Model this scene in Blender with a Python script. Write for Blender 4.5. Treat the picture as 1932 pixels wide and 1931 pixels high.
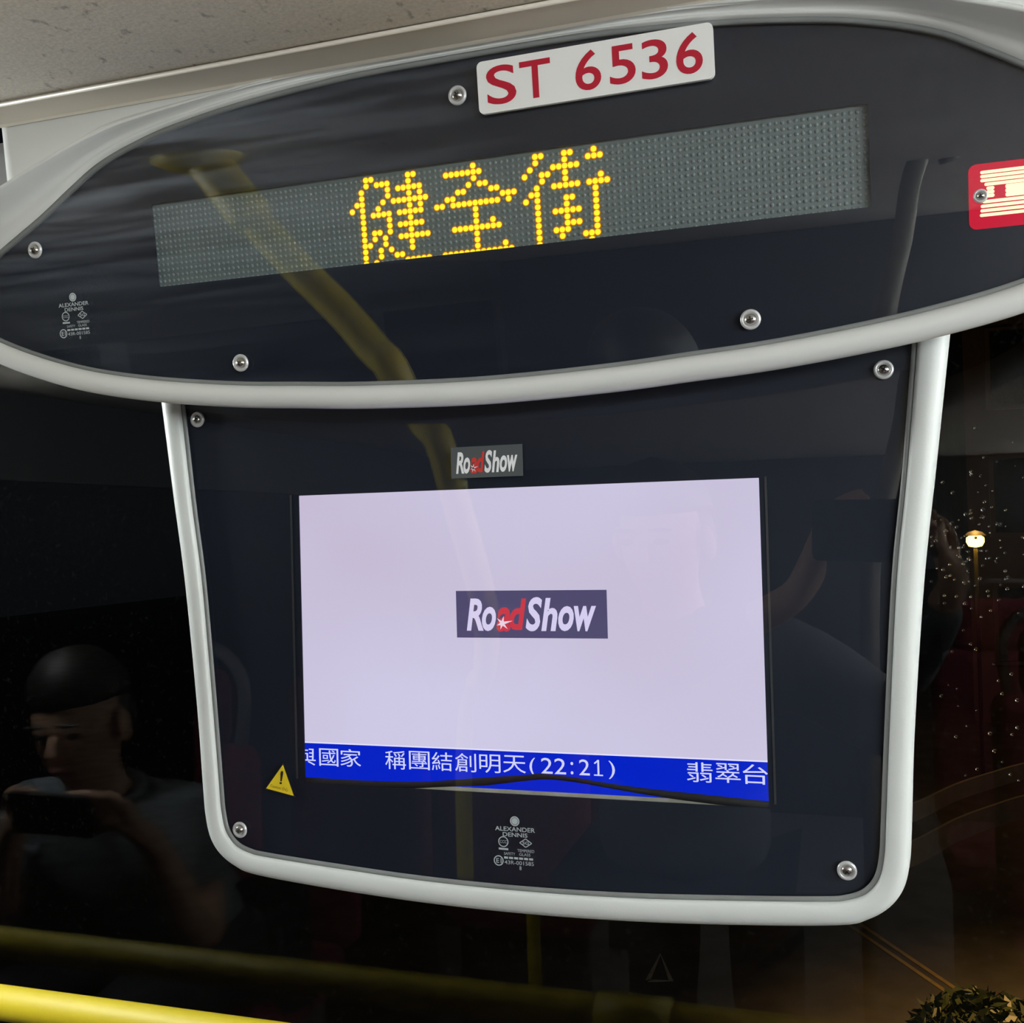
import bpy, bmesh, math, random
from mathutils import Vector, Matrix
random.seed(7)
PI = math.pi
scene = bpy.context.scene
COL = scene.collection
for o in list(bpy.data.objects):
    bpy.data.objects.remove(o, do_unlink=True)

# ------------------------------------------------------------------ camera
F_PX, CX, CY = 1930.0, 966.0, 965.5
C = Vector((0.2119, -0.6774, 0.0777))
FW = Vector((-0.29942, 0.95400, 0.01600)).normalized()
RT = Vector((0.95372, 0.29959, -0.02660)); RT = (RT - FW * RT.dot(FW)).normalized()
UPV = RT.cross(FW).normalized()
cam_d = bpy.data.cameras.new('camera')
cam_d.sensor_width = 36.0
cam_d.sensor_fit = 'HORIZONTAL'
cam_d.lens = F_PX / 1932.0 * 36.0
cam_d.clip_start = 0.01
cam_d.clip_end = 300
cam = bpy.data.objects.new('camera', cam_d)
COL.objects.link(cam)
cam.matrix_world = Matrix((
    (RT.x, UPV.x, -FW.x, C.x),
    (RT.y, UPV.y, -FW.y, C.y),
    (RT.z, UPV.z, -FW.z, C.z),
    (0, 0, 0, 1)))
scene.camera = cam

# ------------------------------------------------------------------ world: night sky glow of a town
w = bpy.data.worlds.new('night_sky')
scene.world = w
w.use_nodes = True
bg = w.node_tree.nodes['Background']
bg.inputs['Color'].default_value = (0.010, 0.011, 0.014, 1)
bg.inputs['Strength'].default_value = 0.25

# ------------------------------------------------------------------ exposure
scene.view_settings.view_transform = 'Standard'
scene.view_settings.look = 'None'
scene.view_settings.gamma = 1.0
scene.view_settings.use_curve_mapping = False
scene.view_settings.exposure = 0.0
LAMP_STRENGTH = 42.0       # fluorescent strips along the ceiling of the bus
STREET_W = 260.0           # sodium street lamps outside

# ------------------------------------------------------------------ pixel helpers (1932 x 1931 frame)
def ray(px, py):
    return FW + RT * ((px - CX) / F_PX) - UPV * ((py - CY) / F_PX)

def on_plane(px, py, p0, n):
    d = ray(px, py)
    return C + d * ((p0 - C).dot(n) / d.dot(n))

def mon(px, py, y=0.0):                      # point on the monitor's front plane -> x, z
    q = on_plane(px, py, Vector((0, y, 0)), Vector((0, 1, 0)))
    return q.x, q.z

TILT = math.radians(6.816)
P0 = Vector((0, -0.064, 0.2542))
UN = Vector((0, -math.cos(TILT), -math.sin(TILT)))    # towards the viewer
UV = Vector((0, -math.sin(TILT), math.cos(TILT)))     # up along the panel
def UP(x, s, wd=0.0):
    return P0 + Vector((x, 0, 0)) + UV * s + UN * wd
def upx(px, py, wd=0.0):
    q = on_plane(px, py, P0 + UN * wd, UN) - P0
    return q.x, q.dot(UV)
def ground(px, py, z=-3.75):
    return on_plane(px, py, Vector((0, 0, z)), Vector((0, 0, 1)))
def mirrored(px, py, p0, n, L):              # a real point whose reflection in a plane shows at px, py
    d = ray(px, py)
    t = (p0 - C).dot(n) / d.dot(n)
    h = C + d * t
    r = d - n * (2 * d.dot(n))
    return h + r * (L - t)

# ------------------------------------------------------------------ materials
MATS = {}
def mat(name, col, rough=0.5, metal=0.0, spec=0.5, emit=None, estr=0.0, noise=0.0, nscale=40.0, bump=0.0, bscale=200.0, coat=0.0):
    if name in MATS:
        return MATS[name]
    m = bpy.data.materials.new(name)
    m.use_nodes = True
    nt = m.node_tree
    b = nt.nodes['Principled BSDF']
    b.inputs['Base Color'].default_value = (*col, 1)
    b.inputs['Roughness'].default_value = rough
    b.inputs['Metallic'].default_value = metal
    b.inputs['Specular IOR Level'].default_value = spec
    b.inputs['Coat Weight'].default_value = coat
    if emit:
        b.inputs['Emission Color'].default_value = (*emit, 1)
        b.inputs['Emission Strength'].default_value = estr
    tc = nt.nodes.new('ShaderNodeTexCoord')
    if noise > 0:
        n = nt.nodes.new('ShaderNodeTexNoise')
        n.inputs['Scale'].default_value = nscale
        n.inputs['Detail'].default_value = 6
        nt.links.new(tc.outputs['Object'], n.inputs['Vector'])
        r = nt.nodes.new('ShaderNodeValToRGB')
        r.color_ramp.elements[0].position = 0.3
        r.color_ramp.elements[1].position = 0.7
        r.color_ramp.elements[0].color = (*[c * (1 - noise) for c in col], 1)
        r.color_ramp.elements[1].color = (*[min(1, c * (1 + noise)) for c in col], 1)
        nt.links.new(n.outputs['Fac'], r.inputs['Fac'])
        nt.links.new(r.outputs['Color'], b.inputs['Base Color'])
    if bump > 0:
        n2 = nt.nodes.new('ShaderNodeTexNoise')
        n2.inputs['Scale'].default_value = bscale
        n2.inputs['Detail'].default_value = 4
        nt.links.new(tc.outputs['Object'], n2.inputs['Vector'])
        bp = nt.nodes.new('ShaderNodeBump')
        bp.inputs['Strength'].default_value = bump
        bp.inputs['Distance'].default_value = 0.002
        nt.links.new(n2.outputs['Fac'], bp.inputs['Height'])
        nt.links.new(bp.outputs['Normal'], b.inputs['Normal'])
    MATS[name] = m
    return m

def glow(name, col, strength):
    m = bpy.data.materials.new(name)
    m.use_nodes = True
    nt = m.node_tree
    nt.nodes.clear()
    e = nt.nodes.new('ShaderNodeEmission')
    e.inputs['Color'].default_value = (*col, 1)
    e.inputs['Strength'].default_value = strength
    o = nt.nodes.new('ShaderNodeOutputMaterial')
    nt.links.new(e.outputs[0], o.inputs['Surface'])
    MATS[name] = m
    return m

def pane_mat(name, f0, tint=(1, 1, 1), smear=0.0, rough=0.0, scatter=0.0):
    """thin clear pane: see-through, Schlick reflection, optional greasy wipe marks and dirt"""
    m = bpy.data.materials.new(name)
    m.use_nodes = True
    nt = m.node_tree
    nt.nodes.clear()
    N, L = nt.nodes.new, nt.links.new
    out = N('ShaderNodeOutputMaterial')
    tr = N('ShaderNodeBsdfTransparent')
    tr.inputs['Color'].default_value = (*tint, 1)
    gl = N('ShaderNodeBsdfGlossy')
    gl.inputs['Roughness'].default_value = rough
    lw = N('ShaderNodeLayerWeight')
    lw.inputs['Blend'].default_value = 0.5
    pw = N('ShaderNodeMath'); pw.operation = 'POWER'
    L(lw.outputs['Facing'], pw.inputs[0]); pw.inputs[1].default_value = 5
    ma = N('ShaderNodeMath'); ma.operation = 'MULTIPLY_ADD'
    L(pw.outputs[0], ma.inputs[0]); ma.inputs[1].default_value = 1 - f0; ma.inputs[2].default_value = f0
    mx = N('ShaderNodeMixShader')
    L(ma.outputs[0], mx.inputs['Fac']); L(tr.outputs[0], mx.inputs[1]); L(gl.outputs[0], mx.inputs[2])
    last = mx
    tc = N('ShaderNodeTexCoord')
    if smear > 0:
        # streaks of cleaning marks, strongest towards the end of the panel that gets wiped
        mp = N('ShaderNodeMapping')
        mp.inputs['Rotation'].default_value = (0, math.radians(24), 0)
        mp.inputs['Scale'].default_value = (2.2, 1, 42)
        L(tc.outputs['Object'], mp.inputs['Vector'])
        wv = N('ShaderNodeTexNoise'); wv.inputs['Scale'].default_value = 2.4; wv.inputs['Detail'].default_value = 5
        wv.inputs['Distortion'].default_value = 0.5
        L(mp.outputs[0], wv.inputs['Vector'])
        cr = N('ShaderNodeValToRGB')
        cr.color_ramp.elements[0].position = 0.42; cr.color_ramp.elements[1].position = 0.75
        L(wv.outputs['Fac'], cr.inputs['Fac'])
        n3 = N('ShaderNodeTexNoise'); n3.inputs['Scale'].default_value = 3.1
        L(tc.outputs['Object'], n3.inputs['Vector'])
        sx = N('ShaderNodeSeparateXYZ'); L(tc.outputs['Object'], sx.inputs[0])
        mr = N('ShaderNodeMapRange'); mr.inputs[1].default_value = 0.05; mr.inputs[2].default_value = -0.3
        mr.inputs[3].default_value = 0.05; mr.inputs[4].default_value = 1.0
        L(sx.outputs['X'], mr.inputs[0])
        m1 = N('ShaderNodeMath'); m1.operation = 'MULTIPLY'
        L(cr.outputs['Color'], m1.inputs[0]); L(mr.outputs[0], m1.inputs[1])
        mz = N('ShaderNodeMapRange'); mz.inputs[1].default_value = 0.24; mz.inputs[2].default_value = 0.345
        mz.inputs[3].default_value = 0.1; mz.inputs[4].default_value = 1.0
        L(sx.outputs['Z'], mz.inputs[0])
        m0 = N('ShaderNodeMath'); m0.operation = 'MULTIPLY'; L(m1.outputs[0], m0.inputs[0]); L(mz.outputs[0], m0.inputs[1])
        m2 = N('ShaderNodeMath'); m2.operation = 'MULTIPLY'; L(m0.outputs[0], m2.inputs[0]); m2.inputs[1].default_value = smear
        df = N('ShaderNodeBsdfDiffuse'); df.inputs['Color'].default_value = (0.55, 0.62, 0.75, 1)
        m3 = N('ShaderNodeMixShader'); L(m2.outputs[0], m3.inputs['Fac']); L(last.outputs[0], m3.inputs[1]); L(df.outputs[0], m3.inputs[2])
        last = m3
    if scatter > 0:
        rf = N('ShaderNodeBsdfRefraction'); rf.inputs['IOR'].default_value = 1.0 + 1e-3; rf.inputs['Roughness'].default_value = 0.16
        tl = N('ShaderNodeBsdfDiffuse'); tl.inputs['Color'].default_value = (0.5, 0.48, 0.45, 1)
        nz = N('ShaderNodeTexNoise'); nz.inputs['Scale'].default_value = 160; nz.inputs['Detail'].default_value = 2
        L(tc.outputs['Object'], nz.inputs['Vector'])
        cr = N('ShaderNodeValToRGB'); cr.color_ramp.elements[0].position = 0.64; cr.color_ramp.elements[1].position = 0.76
        L(nz.outputs['Fac'], cr.inputs['Fac'])
        m2 = N('ShaderNodeMath'); m2.operation = 'MULTIPLY_ADD'; L(cr.outputs['Color'], m2.inputs[0])
        m2.inputs[1].default_value = scatter * 0.6; m2.inputs[2].default_value = scatter * 0.02
        m3 = N('ShaderNodeMixShader'); L(m2.outputs[0], m3.inputs['Fac']); L(last.outputs[0], m3.inputs[1]); L(tl.outputs[0], m3.inputs[2])
        last = m3
    L(last.outputs[0], out.inputs['Surface'])
    MATS[name] = m
    return m

white = mat('moulded_white_plastic', (0.68, 0.69, 0.68), 0.24, noise=0.02, nscale=9, bump=0.03, bscale=500)
white2 = mat('painted_white_frame', (0.64, 0.665, 0.66), 0.42, noise=0.03, nscale=14, bump=0.05, bscale=700)
seal_grey = mat('grey_rubber_seal', (0.20, 0.21, 0.21), 0.45, noise=0.1)
black_seal = mat('black_rubber', (0.012, 0.012, 0.013), 0.5, noise=0.1)
ink = mat('black_ceramic_ink', (0.0105, 0.0150, 0.0275), 0.6, spec=0.2, noise=0.12, nscale=6)
housing_dark = mat('dark_housing', (0.03, 0.03, 0.032), 0.6, noise=0.1)
steel = mat('screw_steel', (0.62, 0.62, 0.60), 0.22, metal=1.0, noise=0.05)
cup = mat('screw_cup_nickel', (0.62, 0.62, 0.63), 0.32, metal=0.35, noise=0.05)
dark_recess = mat('recess_dark', (0.02, 0.02, 0.02), 0.5)
yellow = mat('yellow_powder_coat', (0.74, 0.58, 0.015), 0.42, noise=0.03, nscale=30)
panel_glass = pane_mat('display_glass', 0.055, smear=0.22)
mon_glass = pane_mat('monitor_glass', 0.036)
wind_glass = pane_mat('windscreen_glass', 0.024, tint=(0.93, 0.95, 0.93), scatter=0.012)
side_glass = pane_mat('side_window_glass', 0.004, tint=(0.5, 0.55, 0.52), rough=0.3)

# ceiling vinyl with dark specks
def ceiling_mat():
    m = bpy.data.materials.new('speckled_ceiling_vinyl'); m.use_nodes = True
    nt = m.node_tree; b = nt.nodes['Principled BSDF']; N, L = nt.nodes.new, nt.links.new
    tc = N('ShaderNodeTexCoord')
    mp = N('ShaderNodeMapping'); mp.inputs['Scale'].default_value = (1.0, 0.62, 1.0); mp.inputs['Rotation'].default_value = (0, 0, 0.6)
    L(tc.outputs['Object'], mp.inputs['Vector'])
    n = N('ShaderNodeTexNoise'); n.inputs['Scale'].default_value = 130; n.inputs['Detail'].default_value = 3; n.inputs['Roughness'].default_value = 0.6
    L(mp.outputs[0], n.inputs['Vector'])
    r = N('ShaderNodeValToRGB')
    r.color_ramp.elements[0].position = 0.24; r.color_ramp.elements[0].color = (0.34, 0.31, 0.28, 1)
    r.color_ramp.elements[1].position = 0.40; r.color_ramp.elements[1].color = (0.92, 0.85, 0.77, 1)
    L(n.outputs['Fac'], r.inputs['Fac'])
    n2 = N('ShaderNodeTexNoise'); n2.inputs['Scale'].default_value = 420; n2.inputs['Detail'].default_value = 3
    L(tc.outputs['Object'], n2.inputs['Vector'])
    mx = N('ShaderNodeMixRGB'); mx.blend_type = 'MULTIPLY'; mx.inputs[0].default_value = 0.35
    L(r.outputs[0], mx.inputs[1]); L(n2.outputs['Fac'], mx.inputs[2])
    L(mx.outputs[0], b.inputs['Base Color'])
    b.inputs['Roughness'].default_value = 0.75
    bp = N('ShaderNodeBump'); bp.inputs['Strength'].default_value = 0.25; bp.inputs['Distance'].default_value = 0.001
    L(n2.outputs['Fac'], bp.inputs['Height']); L(bp.outputs[0], b.inputs['Normal'])
    return m
ceil_m = ceiling_mat()
strip_m = mat('taupe_trim_vinyl', (0.58, 0.53, 0.45), 0.5, noise=0.03, nscale=20)
bead_m = mat('pale_bead', (0.80, 0.74, 0.66), 0.35)

# ------------------------------------------------------------------ mesh helpers
def obj(name, verts, faces, m, parent=None, smooth=False, mats=None, idx=None):
    me = bpy.data.meshes.new(name)
    me.from_pydata([tuple(v) for v in verts], [], faces)
    me.validate()
    for mm in (mats or [m]):
        me.materials.append(mm)
    if idx:
        for p, i in zip(me.polygons, idx):
            p.material_index = i
    if smooth:
        for p in me.polygons:
            p.use_smooth = True
    me.update()
    o = bpy.data.objects.new(name, me)
    COL.objects.link(o)
    if parent:
        adopt(o, parent)
    return o

def root_loc(p):
    return p.matrix_basis.translation + (root_loc(p.parent) - p.parent_inv if False else Vector((0, 0, 0)))

def adopt(o, parent):
    """parent a mesh whose coordinates are in world space; roots carry only a location"""
    o.parent = parent
    base = parent
    inv = Matrix.Identity(4)
    off = Vector((0, 0, 0))
    while base is not None:
        if base.type == 'EMPTY':
            off = base.location.copy()
        base = base.parent
    if parent.type == 'EMPTY':
        o.matrix_parent_inverse = Matrix.Translation(-off)
    else:
        o.matrix_parent_inverse = Matrix.Identity(4)

def tag(o, label, cat=None, group=None, kind=None):
    if label: o['label'] = label
    if cat: o['category'] = cat
    if group: o['group'] = group
    if kind: o['kind'] = kind
    return o

def thing(name, label, cat, loc=(0, 0, 0), group=None):
    e = bpy.data.objects.new(name, None)
    e.empty_display_size = 0.05
    e.location = loc
    COL.objects.link(e)
    return tag(e, label, cat, group)

def struct(o, label=None):
    o['kind'] = 'structure'
    if label: o['label'] = label
    return o

def box_vf(a, b):
    x0, y0, z0 = a; x1, y1, z1 = b
    v = [(x0, y0, z0), (x1, y0, z0), (x1, y1, z0), (x0, y1, z0), (x0, y0, z1), (x1, y0, z1), (x1, y1, z1), (x0, y1, z1)]
    f = [(0, 3, 2, 1), (4, 5, 6, 7), (0, 1, 5, 4), (1, 2, 6, 5), (2, 3, 7, 6), (3, 0, 4, 7)]
    return v, f

def box(name, a, b, m, parent=None, bevel=0.0):
    v, f = box_vf(a, b)
    o = obj(name, v, f, m, parent)
    if bevel > 0:
        md = o.modifiers.new('bevel', 'BEVEL'); md.width = bevel; md.segments = 3
        for p in o.data.polygons: p.use_smooth = True
        wn = o.modifiers.new('wn', 'WEIGHTED_NORMAL')
    return o

def merge(parts):
    V, Fa = [], []
    for v, f in parts:
        k = len(V); V += list(v); Fa += [tuple(i + k for i in q) for q in f]
    return V, Fa

def catmull(pts, n=8, closed=False):
    P = [Vector(p) for p in pts]; out = []
    m = len(P)
    rng = range(m if closed else m - 1)
    for i in rng:
        p0 = P[(i - 1) % m] if closed or i > 0 else P[0] * 2 - P[1]
        p1 = P[i]; p2 = P[(i + 1) % m]
        p3 = P[(i + 2) % m] if closed or i + 2 < m else P[-1] * 2 - P[-2]
        for k in range(n):
            t = k / n
            out.append(0.5 * ((2 * p1) + (p2 - p0) * t + (2 * p0 - 5 * p1 + 4 * p2 - p3) * t * t + (3 * p1 - p0 - 3 * p2 + p3) * t ** 3))
    if not closed:
        out.append(P[-1].copy())
    return out

def tube_vf(path, rad, seg=16, caps=True):
    P = [Vector(p) for p in path]; V = []; Fa = []
    rads = rad if isinstance(rad, (list, tuple)) else [rad] * len(P)
    t0 = (P[1] - P[0]).normalized()
    up = Vector((0, 0, 1)) if abs(t0.z) < 0.9 else Vector((0, 1, 0))
    nrm = (up - t0 * up.dot(t0)).normalized()
    for i, p in enumerate(P):
        t = (P[min(i + 1, len(P) - 1)] - P[max(i - 1, 0)]).normalized()
        nrm = (nrm - t * nrm.dot(t)).normalized()
        bn = t.cross(nrm)
        for k in range(seg):
            a = 2 * PI * k / seg
            V.append(p + (nrm * math.cos(a) + bn * math.sin(a)) * rads[i])
    for i in range(len(P) - 1):
        for k in range(seg):
            a = i * seg + k; b = i * seg + (k + 1) % seg
            Fa.append((a, b, b + seg, a + seg))
    if caps:
        Fa.append(tuple(range(seg - 1, -1, -1)))
        Fa.append(tuple(range((len(P) - 1) * seg, len(P) * seg)))
    return V, Fa

def tube(name, path, rad, m, parent=None, seg=16):
    v, f = tube_vf(path, rad, seg)
    return obj(name, v, f, m, parent, smooth=True)

def lathe_vf(prof, place, seg=28):
    """prof: list of (r, h); place(u, v, h) -> world"""
    V, Fa = [], []
    for r, h in prof:
        for k in range(seg):
            a = 2 * PI * k / seg
            V.append(place(r * math.cos(a), r * math.sin(a), h))
    for i in range(len(prof) - 1):
        for k in range(seg):
            a = i * seg + k; b = i * seg + (k + 1) % seg
            Fa.append((a, b, b + seg, a + seg))
    Fa.append(tuple(range((len(prof) - 1) * seg, len(prof) * seg)))
    return V, Fa

def plate(name, outline, place, h0, h1, m, parent=None, holes=(), smooth=False):
    """flat plate with optional holes; outline in (u, v); place(u, v, h) -> world; faces at h0 (back) and h1 (front)"""
    bm = bmesh.new()
    loops = [outline] + list(holes)
    edges = []; rings = []
    for lp in loops:
        vs = [bm.verts.new((u, v, 0)) for u, v in lp]
        rings.append(vs)
        for i in range(len(vs)):
            edges.append(bm.edges.new((vs[i], vs[(i + 1) % len(vs)])))
    bmesh.ops.triangle_fill(bm, use_beauty=True, use_dissolve=False, edges=edges, normal=(0, 0, 1))
    bm.verts.index_update()
    V2 = [v.co.copy() for v in bm.verts]
    tris = []
    for f in bm.faces:
        ids = [v.index for v in f.verts]
        if f.normal.z < 0: ids.reverse()
        tris.append(ids)
    ringi = [[v.index for v in r] for r in rings]
    bm.free()
    n = len(V2)
    V = [place(v.x, v.y, h1) for v in V2] + [place(v.x, v.y, h0) for v in V2]
    Fa = [tuple(t) for t in tris] + [tuple(i + n for i in reversed(t)) for t in tris]
    for r in ringi:
        for i in range(len(r)):
            a, b = r[i], r[(i + 1) % len(r)]
            Fa.append((a, b, b + n, a + n))
    return obj(name, V, Fa, m, parent)

def rect(x0, x1, y0, y1, r=0.0, n=5):
    if r <= 0:
        return [(x0, y0), (x1, y0), (x1, y1), (x0, y1)]
    out = []
    for cx, cy, a0 in ((x1 - r, y0 + r, -90), (x1 - r, y1 - r, 0), (x0 + r, y1 - r, 90), (x0 + r, y0 + r, 180)):
        for k in range(n + 1):
            a = math.radians(a0 + 90 * k / n)
            out.append((cx + r * math.cos(a), cy + r * math.sin(a)))
    return out

def text_vf(body, bold=0.0, shear=0.0, res=3):
    cu = bpy.data.curves.new('t', 'FONT')
    cu.body = body; cu.offset = bold; cu.shear = shear; cu.resolution_u = res; cu.fill_mode = 'FRONT'
    ob = bpy.data.objects.new('t', cu); COL.objects.link(ob)
    dg = bpy.context.evaluated_depsgraph_get()
    me = bpy.data.meshes.new_from_object(ob.evaluated_get(dg))
    V = [(v.co.x, v.co.y) for v in me.vertices]
    Fa = [tuple(p.vertices) for p in me.polygons]
    bpy.data.objects.remove(ob); bpy.data.curves.remove(cu); bpy.data.meshes.remove(me)
    return V, Fa

def fit(vf, x0, x1, y0, y1):
    V, Fa = vf
    a0 = min(v[0] for v in V); a1 = max(v[0] for v in V); b0 = min(v[1] for v in V); b1 = max(v[1] for v in V)
    return [(x0 + (v[0] - a0) / (a1 - a0) * (x1 - x0), y0 + (v[1] - b0) / max(1e-9, b1 - b0) * (y1 - y0)) for v in V], Fa

def lettering(name, items, place, h, m, parent, th=0.0002):
    """items: list of (V2, F); flat print with a hair of thickness"""
    V, Fa = [], []
    for v2, f in items:
        k = len(V); V += [place(u, v, h) for u, v in v2]; Fa += [tuple(i + k for i in q) for q in f]
    return obj(name, V, Fa, m, parent)

MP = lambda u, v, h: Vector((u, -h, v))         # monitor plane: h towards the viewer
UPP = lambda u, v, h: UP(u, v, h)               # display plane

# ================================================================== SETTING: the bus shell
CEIL = 0.3765
FLOOR = -1.35
floor = struct(obj('floor', *box_vf((-1.36, -4.5, FLOOR - 0.05), (1.36, 0.2, FLOOR)), mat('grey_deck_vinyl', (0.15, 0.15, 0.155), 0.6, noise=0.2, nscale=90)), 'grey vinyl upper deck floor')
# ceiling: speckled vinyl from the trim bead backwards
v, f = [], []
nx, ny = 28, 40
for j in range(ny + 1):
    for i in range(nx + 1):
        x = -1.36 + 2.72 * i / nx
        y = -0.117 - 4.385 * j / ny
        v.append((x, y, CEIL + 0.0015))
for j in range(ny):
    for i in range(nx):
        a = j * (nx + 1) + i
        f.append((a, a + nx + 1, a + nx + 2, a + 1))
ceiling = struct(obj('ceiling', v, f, ceil_m, smooth=True), 'speckled taupe vinyl ceiling')
sol = ceiling.modifiers.new('thick', 'SOLIDIFY'); sol.thickness = 0.02; sol.offset = 1
# taupe strip in front of the bead
prof = [(-0.0880, CEIL - 0.0016), (-0.0905, CEIL - 0.0006), (-0.100, CEIL - 0.0002), (-0.108, CEIL), (-0.1160, CEIL + 0.0004), (-0.1160, CEIL + 0.012), (-0.0880, CEIL + 0.012)]
V, Fa = [], []
for x in (-0.60, 0.60):
    V += [(x, y, z) for y, z in prof]
k = len(prof)
Fa = [(i, (i + 1) % k, (i + 1) % k + k, i + k) for i in range(k)] + [tuple(range(k - 1, -1, -1)), tuple(range(k, 2 * k))]
struct(obj('trim_1', V, Fa, strip_m), 'taupe trim strip between ceiling and display surround')
struct(tube('trim_2', [(-0.60, -0.1170, CEIL - 0.0002), (0.60, -0.1170, CEIL - 0.0002)], 0.0015, bead_m, seg=10), 'thin pale bead along the ceiling edge')
shell_m = mat('dark_wall_laminate', (0.035, 0.035, 0.038), 0.5, noise=0.05)
struct(obj('wall_back', *box_vf((-1.36, -4.55, FLOOR), (1.36, -4.5, CEIL)), shell_m), 'dark rear wall of the upper deck')
for sgn, nm in ((-1, 'wall_left'), (1, 'wall_right')):
    x0, x1 = sorted((sgn * 1.36, sgn * 1.41))
    V, Fa = merge([box_vf((x0, -4.5, FLOOR), (x1, 0.26, -0.62)), box_vf((x0, -4.5, 0.20), (x1, 0.26, CEIL + 0.02))] +
                  [box_vf((x0, y - 0.05, -0.62), (x1, y + 0.05, 0.20)) for y in (0.21, -1.45, -2.95, -4.45)])
    struct(obj(nm, V, Fa, shell_m), 'dark side wall with window openings')
    for q, (ya, yb) in enumerate(((0.16, -1.40), (-1.50, -2.90), (-3.00, -4.40))):
        xa = sgn * 1.385
        struct(obj('window_%d' % (2 + q + (3 if sgn > 0 else 0)), *box_vf((xa - 0.003, yb, -0.62), (xa + 0.003, ya, 0.20)), side_glass), 'dark tinted side window')
# below and above the windscreen
struct(obj('wall_front', *box_vf((-1.36, 0.195, FLOOR), (1.36, 0.26, -0.56)), mat('dark_dash', (0.02, 0.02, 0.021), 0.6, noise=0.1)), 'dark front panel under the windscreen')
struct(obj('trim_3', *box_vf((-1.36, 0.10, 0.36), (1.36, 0.26, 0.42)), mat('header_black', (0.018, 0.018, 0.018), 0.7)), 'dark header rail above the windscreen')
struct(obj('window_1', *box_vf((-1.36, 0.210, -0.56), (1.36, 0.214, 0.36)), wind_glass), 'front windscreen pane with dirt and dried drops')

# ceiling lamps of the bus: fluorescent tubes along both sides
lamp_glow = glow('fluorescent_diffuser', (0.95, 1.0, 0.97), LAMP_STRENGTH)
lamp_glow_l = glow('fluorescent_diffuser_bright', (0.95, 1.0, 0.98), LAMP_STRENGTH * 2.6)
lamp_case = mat('lamp_case', (0.6, 0.6, 0.6), 0.5)
def strip_lamp(label, X, Z, ya, yb, facing, gm):
    """half-round diffuser on a case; facing: unit vector in x/z the diffuser looks along"""
    t = thing('ceiling_lamp', label, 'lamp', (X, (ya + yb) / 2, Z), 'fluorescent lamps of the upper deck')
    fx, fz = facing; ux, uz = -fz, fx
    pt = lambda u, h, y: (X + ux * u + fx * h, y, Z + uz * u + fz * h)
    pr = [(0.055, 0.0), (0.055, 0.02), (-0.055, 0.02), (-0.055, 0.0)]
    V = [pt(u, h, y) for y in (yb, ya) for u, h in pr]
    obj('lamp_case', V, [(0, 1, 5, 4), (1, 2, 6, 5), (2, 3, 7, 6), (3, 0, 4, 7), (3, 2, 1, 0), (4, 5, 6, 7)], lamp_case, t)
    pr = [(0.05 * math.cos(a), 0.0202 + 0.045 * math.sin(a)) for a in [PI * k / 12 for k in range(13)]]
    n = len(pr)
    V = [pt(u, h, y) for y in (yb + 0.01, ya - 0.01) for u, h in pr]
    obj('diffuser', V, [(i, i + 1, i + 1 + n, i + n) for i in range(n - 1)] + [tuple(range(n)), tuple(range(2 * n - 1, n - 1, -1)), (n - 1, 0, n, 2 * n - 1)], gm, t)
strip_lamp('short white fluorescent lamp at the left front corner of the ceiling', -1.27, 0.300, 0.08, -0.33, (0.80, -0.60), lamp_glow_l)
strip_lamp('long white fluorescent lamp along the top of the right windows', 1.34, 0.225, 0.05, -4.30, (-0.96, -0.28), lamp_glow)

# ================================================================== NEXT-STOP DISPLAY
disp = thing('next_stop_display', 'lens-shaped black next-stop display in white moulded surround below the ceiling', 'display', (0, -0.06, 0.17))
TOPH = [(0, 118), (80, 117.3), (150, 112.6), (200, 106.3), (235, 99.6), (272, 88.2), (300, 73.5), (328, 57), (372, 34), (398, 18)]
BOTH = [(0, -79.3), (80, -77.2), (132, -73.8), (172, -71), (218, -66), (262, -59.5), (305, -50.5), (346, -37.6), (380, -23.5), (400, -11)]
half = [Vector((x, s, 0)) for x, s in TOPH] + [Vector((408, 4, 0))] + [Vector((x, s, 0)) for x, s in reversed(BOTH)]
top_right = TOPH; bot_right = BOTH
loop = [(x, s) for x, s in TOPH] + [(407, 4)] + list(reversed(BOTH)) + [(-x, s) for x, s in BOTH[1:]] + [(-407, 4)] + [(-x, s) for x, s in reversed(TOPH[1:])]
OUT = [(p.x / 1000, p.y / 1000) for p in catmull([(x, s, 0) for x, s in loop], 6, closed=True)]   # clockwise from the top
OUTC = list(reversed(OUT))       # counter-clockwise
LED_X, LED_S0, LED_S1 = 0.2376, 0.0002, 0.0574
RED = (0.2885, 0.352, -0.0185, 0.0165)
plate('ink_mask', OUTC, UPP, -0.0012, 0.0, ink, disp, holes=[rect(-LED_X, LED_X, LED_S0, LED_S1, 0.002, 3)])
plate('glass_pane', OUTC, UPP, 0.0006, 0.0036, panel_glass, disp)
# dark case behind
shr = [(x * 0.975, 0.02 + (s - 0.02) * 0.90) for x, s in OUTC]
def body_place(u, v, h):
    return UP(u, v, h)
plate('case', shr, body_place, -0.040, -0.0075, housing_dark, disp)

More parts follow.
